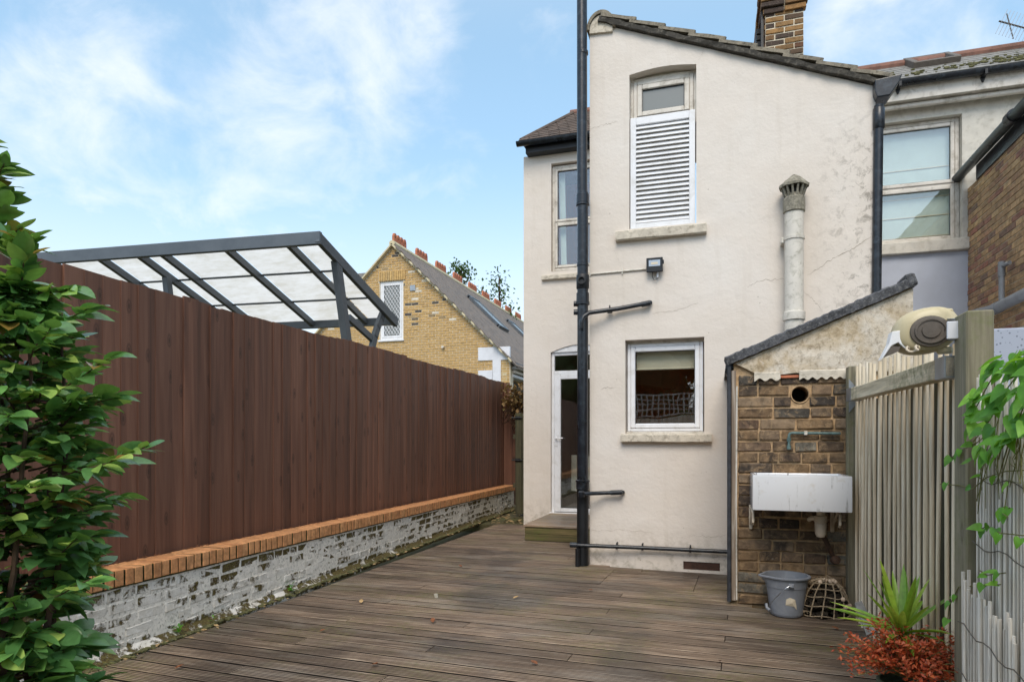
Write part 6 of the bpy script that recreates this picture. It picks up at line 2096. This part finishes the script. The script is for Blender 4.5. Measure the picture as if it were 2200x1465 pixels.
# ---------------------------------------------------------------- climbing vine
vine = thing('climbing_vine', 'bright green heart leaved climber spilling over the reed screen at the right edge', 'vine', (1.02, 2.7, 0))
def vleaf(k, L=.085, Wd=.07):
    m = MB(); rr = random.Random(k)
    out = [(0, 0), (-.12, .22), (-.10, .40), (.05, .50), (.30, .47), (.55, .34), (.80, .16), (1.0, 0)]
    m.v = [Vector((x * L, 0, -.25 * L * max(0, x) ** 2)) for x in (0, .15, .35, .6, .8, 1.0)]
    mid = [0, 1, 2, 3, 4, 5]
    for sg in (-1, 1):
        o = len(m.v); m.v += [Vector((x * L, sg * y * 2 * Wd * .5, -.25 * L * max(0, x) ** 2 + y * Wd * .35 + rr.uniform(-.002, .002))) for x, y in out[1:-1]]
        s_ = [o + i for i in range(6)]
        m.f += [[0, s_[0], s_[1], 1], [1, s_[1], s_[2], s_[3]], [1, s_[3], 2], [2, s_[3], s_[4], 3], [3, s_[4], s_[5], 4], [4, s_[5], 5]]
    me = m.mesh('leaf', smooth=True); me.materials.append(MATS['vine_leaf']); return me
vm = [vleaf(k) for k in range(4)]
vr = random.Random(8)
def XV(x, y, off=0): return pX(x, y, .955 - off)
curves = [
    ([(2230, 750), (2190, 765), (2160, 790), (2130, 815), (2110, 850), (2095, 880), (2085, 895)], 30, .03),
    ([(2230, 790), (2190, 800), (2160, 840), (2140, 880), (2115, 920), (2090, 950)], 26, .035),
    ([(2220, 850), (2180, 880), (2160, 930), (2125, 965), (2105, 1000)], 16, .03),
    ([(2230, 770), (2210, 840), (2190, 900), (2185, 960)], 14, .03),
    ([(2200, 1010), (2160, 1012), (2120, 1025), (2090, 1050), (2060, 1042), (2020, 1040)], 5, .02),
    ([(2200, 1150), (2150, 1145), (2120, 1130), (2100, 1140)], 6, .01),
    ([(2100, 950), (2060, 970), (2035, 990)], 4, .01),
    ([(2170, 1090), (2150, 1100), (2165, 1110)], 3, .005),
    ([(2160, 1230), (2120, 1235), (2105, 1225)], 3, .005),
    ([(2150, 1255), (2060, 1260), (2040, 1300), (2036, 1330)], 5, .005),
]
vl = []
for pts, n, sp in curves:
    W3 = []
    for i, (x, y) in enumerate(pts):
        if x < 2074: W3.append(pX(x, y, .985 - .02))
        else: W3.append(XV(x, y, vr.uniform(0, .03)))
    mb = MB(); mb.tube(W3, .0022, 5); mb.build('stem', 'green_twig', vine)
    for k in range(n):
        f = vr.random() * (len(W3) - 1); i0 = min(len(W3) - 2, int(f)); q = W3[i0].lerp(W3[i0 + 1], f - i0)
        q = q + Vector((-abs(vr.gauss(0, sp * .35)), vr.gauss(0, sp * .8), vr.gauss(0, sp * .8)))
        ld = Vector((vr.uniform(-.9, -.1), vr.uniform(-.6, .8), vr.uniform(-1.2, .1))).normalized()
        M = orient(ld, Vector((-.5, -.5, 1)), vr.uniform(-.5, .5))[1]
        vl.append((q, M, vr.uniform(.5, .95) * (1.0 if n > 10 else .68)))
foliage(vine, vl, vm, 'vine_leaf')
mb = MB()
for i in range(30):
    q = XV(vr.uniform(2100, 2200), vr.uniform(880, 1000)); mb.tube([q, q + Vector((-.01, vr.uniform(-.05, .05), vr.uniform(-.1, .0))), q + Vector((-.015, vr.uniform(-.08, .08), vr.uniform(-.2, -.05)))], .0016, 4)
mb.build('tendrils', 'green_twig', vine, kind='stuff')

# ---------------------------------------------------------------- potted red shrub and spiky plant
pc = Vector((.845, 3.42, 0))
pot = thing('red_shrub', 'potted shrub with small brick red leaves in front of the slatted fence', 'potted plant', (pc.x, pc.y, 0))
mb = MB(); mb.lathe(pc, [(0, 0), (.09, 0), (.125, .22), (.135, .225), (.135, .25), (.122, .25), (.112, .22), (0, .21)], 24); mb.build('pot', 'pot_green', pot, smooth=True)
mb = MB(); mb.lathe(pc, [(.113, .215), (.0, .222)], 16); mb.build('soil', 'soil', pot)
rl = leaf_mesh('leaf', .023, .011, 'red_leaf', .2, .1, 2)
pr = random.Random(3)
rlv = []; tw = MB()
rc_ = pc + Vector((-.0, 0, .27))
for i in range(210):
    a = pr.uniform(0, 6.28); el = pr.uniform(.02, 1.25)
    d = Vector((math.cos(a) * math.cos(el), math.sin(a) * math.cos(el), math.sin(el) * .8)).normalized()
    L = pr.uniform(.13, .26) * (1.1 if d.x < -.3 else 1)
    p0 = rc_ + Vector((d.x * .02, d.y * .02, 0)); p1 = p0 + d * L + Vector((0, 0, .02)); pm = (p0 + p1) / 2 + Vector((0, 0, .03))
    tw.tube([p0, pm, p1], .0014, 4, caps=False)
    for k in range(22):
        t = pr.uniform(.4, 1.05); q = p0.lerp(pm, t * 2) if t < .5 else pm.lerp(p1, t * 2 - 1)
        q = q + Vector((pr.gauss(0, .008), pr.gauss(0, .008), pr.gauss(0, .008)))
        ld = Vector((pr.uniform(-1, 1), pr.uniform(-1, 1), pr.uniform(-.4, .9)))
        rlv.append((q, orient(ld, Vector((0, 0, 1)), pr.uniform(-1, 1))[1], pr.uniform(.7, 1.3)))
foliage(pot, rlv, [rl], 'red_leaf', limit=0, stuffname='red_foliage')
tw.build('twigs', 'green_twig', pot, kind='stuff')
sc = Vector((.86, 3.62, 0))
sp_ = thing('spiky_plant', 'spiky yellow green cordyline growing behind the red potted shrub', 'plant', (sc.x, sc.y, 0))
mb = MB(); mb.lathe(sc, [(0, 0), (.08, 0), (.10, .2), (.105, .2), (.105, .22), (.09, .22), (0, .2)], 20); mb.build('pot', 'pot_green', sp_, smooth=True)
mb = MB(); mb.tube([sc + Vector((0, 0, .2)), sc + Vector((0, 0, .41))], .014, 8); mb.build('stalk', 'bark', sp_)
cr_ = sc + Vector((0, -.0, .41))
for k in range(34):
    a = k * 2.399 + pr.uniform(-.2, .2); el = pr.uniform(.15, 1.35) if k > 12 else pr.uniform(.05, .5)
    L = pr.uniform(.28, .42); w = pr.uniform(.028, .040)
    d = Vector((math.cos(a) * math.cos(el), math.sin(a) * math.cos(el), math.sin(el)))
    if cr_.x + d.x * L > .97: d.x *= .3; d.normalize()
    side = d.cross(Vector((0, 0, 1))).normalized(); m = MB(); n = 7
    for i in range(n + 1):
        t = i / n; q = cr_ + d * L * t - Vector((0, 0, .10 * L * t * t * (1.6 - math.sin(el)))); ww = w / 2 * (math.sin(math.pi * (t * .86 + .14)) ** .7 if t < 1 else .02)
        fold = Vector((0, 0, ww * .5))
        m.v += [q - side * ww + fold, q, q + side * ww + fold]
    for i in range(n):
        for j in (0, 1): b = i * 3 + j; m.f.append([b, b + 3, b + 4, b + 1])
    m.build('leaf_blade', 'spike_leaf', sp_, smooth=True)

# ---------------------------------------------------------------- distant trees (sparse, seen over the ridge)
def tree(x, y_, Y, h, rx, label, seed, n=900, dense=1.0):
    rr = random.Random(seed); p = pY(x, y_, Y)
    t = thing('tree', label, 'tree', (p.x, Y, 0))
    topz = p.z
    m = MB(); m.tube([(p.x, Y, 0), (p.x + .1, Y, topz * .5), (p.x, Y, topz - .2)], [.22, .12, .02], 8)
    lv = []
    cen = []
    for k in range(26):
        z = topz - h * rr.random() ** 1.1; f = (topz - z) / h; rr_ = rx * (.15 + .85 * math.sin(min(1, f) * 2.2))
        a = rr.uniform(0, 6.28); q = Vector((p.x + math.cos(a) * rr_ * rr.random(), Y + math.sin(a) * rr_ * rr.random(), z)); cen.append(q)
        m.tube([(p.x, Y, z - .4), q], [.045, .016], 4, caps=False)
    m.build('trunk', 'bark', t)
    for k in range(n):
        q = rr.choice(cen) + Vector((rr.gauss(0, .22), rr.gauss(0, .22), rr.gauss(0, .2)))
        lv.append((q, orient(Vector((rr.uniform(-1, 1), rr.uniform(-1, 1), rr.uniform(-1, 1))), Vector((0, 0, 1)), rr.uniform(-1, 1))[1], rr.uniform(.7, 1.3)))
    foliage(t, lv, [tlm], 'tree_leaf', limit=0, stuffname='crown')
tlm = leaf_mesh('leaf', .17, .10, None, .2, .1, 2)
tree(990, 572, 30, 3.0, 1.1, 'sparse green tree top just left behind the terracotta ridge crests', 1, 1000)
tree(1072, 590, 30, 3.4, .8, 'thin upright tree rising behind the ridge nearest the cream house', 2, 620)
tree(1036, 612, 30, 2.2, .5, 'small twiggy tree top between the two larger ones above the ridge', 3, 200)
# dried climber above the side gate
cl_ = thing('dry_climber', 'tangle of dry brown climber hanging above the side gate in the passage', 'climber', (pY(1112, 880, 12.4).x, 12.4, 0))
rr = random.Random(6); lv = []; m = MB()
for k in range(40):
    q = pY(rr.uniform(1096, 1124), rr.uniform(838, 895), 12.3 + rr.uniform(0, .5)); m.tube([q, q + Vector((rr.uniform(-.2, .2), 0, rr.uniform(-.3, .1))), q + Vector((rr.uniform(-.3, .3), .1, rr.uniform(-.6, -.2)))], .006, 4)
    for j in range(14): lv.append((q + Vector((rr.gauss(0, .1), rr.gauss(0, .1), rr.gauss(0, .12))), orient(Vector((rr.uniform(-1, 1), rr.uniform(-1, 1), rr.uniform(-1, 1))), Vector((0, 0, 1)))[1], rr.uniform(.4, .8)))
m.tube([(cl_.location.x, 12.4, 0), (cl_.location.x, 12.4, 2.0)], .03, 6)
m.build('stems', 'bark', cl_, kind='stuff'); foliage(cl_, lv, [tlm], 'dry_leaf', limit=0)

# ---------------------------------------------------------------- things behind the viewer that the panes mirror
tf = thing('trellis_fence', 'grey timber fence topped with square trellis closing the far end of the yard', 'fence', (0, -5.0, 0))
for i in range(44):
    mb = MB(); mb.box(-3.9 + i * .12, -3.9 + i * .12 + .112, -5.0, -4.98, 0, 2.05, .003); mb.build('fence_board', 'reed_wood', tf)
mb = MB()
for i in range(36): mb.box(-3.9 + i * .15, -3.9 + i * .15 + .03, -4.99, -4.975, 2.1, 2.75)
for j in range(5): mb.box(-3.9, 1.4, -5.0, -4.991, 2.1 + j * .155, 2.13 + j * .155)
mb.build('trellis', 'reed_pale', tf, kind='stuff')
big = leaf_mesh('leaf', .2, .12, None, .2, .1, 2)
for (x, Y, zt, r, lb, sd__) in ((-5.2, -8, 6.5, 2.6, 'broad dense tree behind the trellis fence on the left of the yard end', 11), (-.6, -9.5, 7.5, 2.6, 'tall dense tree behind the middle of the trellis fence', 12), (3.6, -8, 5.5, 2.2, 'lower bushy tree behind the trellis fence at the right', 13)):
    t = thing('tree', lb, 'tree', (x, Y, 0)); rr = random.Random(sd__); lv = []
    m = MB(); m.tube([(x, Y, 0), (x, Y, zt * .6)], [.2, .08], 8); m.build('trunk', 'bark', t)
    m = MB()
    for qq in range(10):
        c3 = Vector((x + rr.uniform(-r, r) * .7, Y + rr.uniform(-r, r) * .5, rr.uniform(1.4, zt - 1.2))); m.lathe(c3, [(0, -1.2), (.9, -.7), (1.15, 0), (.8, .7), (0, 1.1)], 9)
    m.build('crown_core', 'tree_leaf', t, kind='stuff')
    cs = [Vector((x + rr.gauss(0, r * .45), Y + rr.gauss(0, r * .4), rr.uniform(1.5, zt - .7))) for _ in range(26)]
    for k in range(5200):
        q = rr.choice(cs) + Vector((rr.gauss(0, .42), rr.gauss(0, .42), rr.gauss(0, .38)))
        lv.append((q, orient(Vector((rr.uniform(-1, 1), rr.uniform(-1, 1), rr.uniform(-1, .6))), Vector((0, 0, 1)))[1], rr.uniform(.6, 1.2)))
    foliage(t, lv, [big], 'tree_leaf', limit=0, stuffname='crown')

# ---------------------------------------------------------------- weeds, fallen leaves and bits on the deck
wl_ = leaf_mesh('leaf', .05, .022, 'vine_leaf', .2, .3, 3)
for (x, y, n, s_, lb) in ((616, 1252, 9, 1.0, 'bright green weed growing at the wall foot beside the scrap of litter'), (372, 1362, 8, .9, 'low grey green weed at the wall foot nearest the camellia'), (446, 1325, 4, .6, 'tiny green seedling at the painted wall foot between two weeds')):
    p = pZ(x, y, 0); q0 = pL(x, y, WA, WB); q = q0 + wn * .05; q.z = .0
    t = thing('weed', lb, 'weed', (q.x, q.y, 0), 'weeds along the foot of the painted wall')
    rr = random.Random(x)
    m = MB(); m.tube([q, q + Vector((0, 0, .07 * s_))], .002, 4); m.build('stem', 'green_twig', t)
    for k in range(n):
        d = Vector((rr.uniform(-1, 1), rr.uniform(-1, 1), rr.uniform(.1, 1))); inst('leaf', wl_, None, t, q + Vector((0, 0, rr.uniform(.01, .08) * s_)), orient(d, Vector((0, 0, 1)))[0], (s_,) * 3)
dl = []
for k in range(3):
    me = leaf_mesh('fallen_leaf', .05, .03, 'dead_leaf' if k < 2 else 'dead_leaf_pale', .4, -.2 - .1 * k, 4, 1, k); dl.append(me)
spots = [(686, 1357, 'single rusty fallen leaf on the deck boards nearest the wall weeds'), (799, 1428, 'rusty fallen leaf on the near deck boards at the bottom'), (1264, 1268, 'orange fallen leaf on the deck just below the soil stack'), (1101, 1286, 'tan fallen leaf in the middle of the deck'), (776, 1296, 'curled brown dead leaf on the deck near the painted wall'), (375, 1437, 'small orange fallen leaf at the near left of the deck'), (400, 1357, 'brown fallen leaf beside the low weed at the wall foot'), (930, 1338, 'small black shrivelled leaf in the middle of the deck'), (1155, 1428, 'dark shrivelled leaf in the wide gap of the near deck'), (1548, 1420, 'small dark shrivelled leaf on the deck below the outhouse corner'), (1802, 1353, 'small dark leaf on the deck below the lattice basket'), (992, 1218, 'small dark leaf on the mossy deck below the step')]
for k, (x, y, lb) in enumerate(spots):
    p = pZ(x, y, .004)
    o = inst('fallen_leaf', dl[k % 2] if k not in (3, 4) else dl[2], None, None, p + Vector((0, 0, .006)), (R.uniform(-.2, .2), R.uniform(-.1, .1), R.uniform(0, 6.28)), (R.uniform(.7, 1.3),) * 3)
    tag(o, lb, 'leaf', 'fallen leaves scattered on the deck')
mb = MB(); rr = random.Random(31)
for i in range(420):
    s_ = rr.uniform(1, WLEN - .2); q = WL(s_, .055 + abs(rr.gauss(0, .05)), .004)
    if i > 260: q = pZ(rr.uniform(1020, 1122), rr.uniform(1094, 1124), -.03)
    l = rr.uniform(.01, .03) * (1 if i < 260 else 1.8); a = rr.uniform(0, 6.28); u = Vector((math.cos(a), math.sin(a), rr.uniform(-.1, .3))) * l; v = Vector((-math.sin(a), math.cos(a), rr.uniform(0, .4))) * l * .5
    mb.add([q - u, q - v, q + u, q + v], [[0, 1, 2, 3]])
o = mb.build('leaf_litter', 'dead_leaf_pale'); o['kind'] = 'stuff'; tag(o, 'scattered crumbs and dry leaves along the foot of the painted wall', 'leaf litter')
mb = MB()
for i in range(900):
    s_ = rr.uniform(1, WLEN - .2); q = WL(s_, .05 + abs(rr.gauss(0, .022)), .0); r_ = rr.uniform(.004, .014)
    mb.obox(q, Vector((1, 0, 0)), Vector((0, 1, 0)), Vector((0, 0, 1)), r_ * 1.6, r_, r_ * .7, r_ * .3, r_ * .2, rr)
o = mb.build('moss_edge', 'moss'); o['kind'] = 'stuff'; tag(o, 'line of moss cushions where the painted wall meets the deck', 'moss')
p = pZ(937, 1283, 0); mb = MB(); mb.obox(p + Vector((0, 0, .015)), Vector((1, 0, .3)).normalized(), Vector((0, 1, 0)), Vector((-.3, 0, 1)).normalized(), .014, .01, .020, .006, .003, rr)
tag(mb.build('stone_chip', 'stone_chip', origin=p), 'small white stone chip lying in the middle of the deck', 'stone')
p = pZ(566, 1290, 0); mb = MB(); n = 8
for i in range(n + 1):
    for j in range(4):
        mb.v.append(p + Vector((-.05 + i * .016, .05 - i * .012 + j * .012, .006 + .02 * abs(math.sin(i * 1.1 + j)) * (1 - i / n) + .004 * j)))
for i in range(n):
    for j in range(3): a = i * 4 + j; mb.f.append([a, a + 1, a + 5, a + 4])
tag(mb.build('plastic_scrap', 'blue_render', origin=p, smooth=True), 'crumpled scrap of pale plastic at the foot of the painted wall', 'litter')
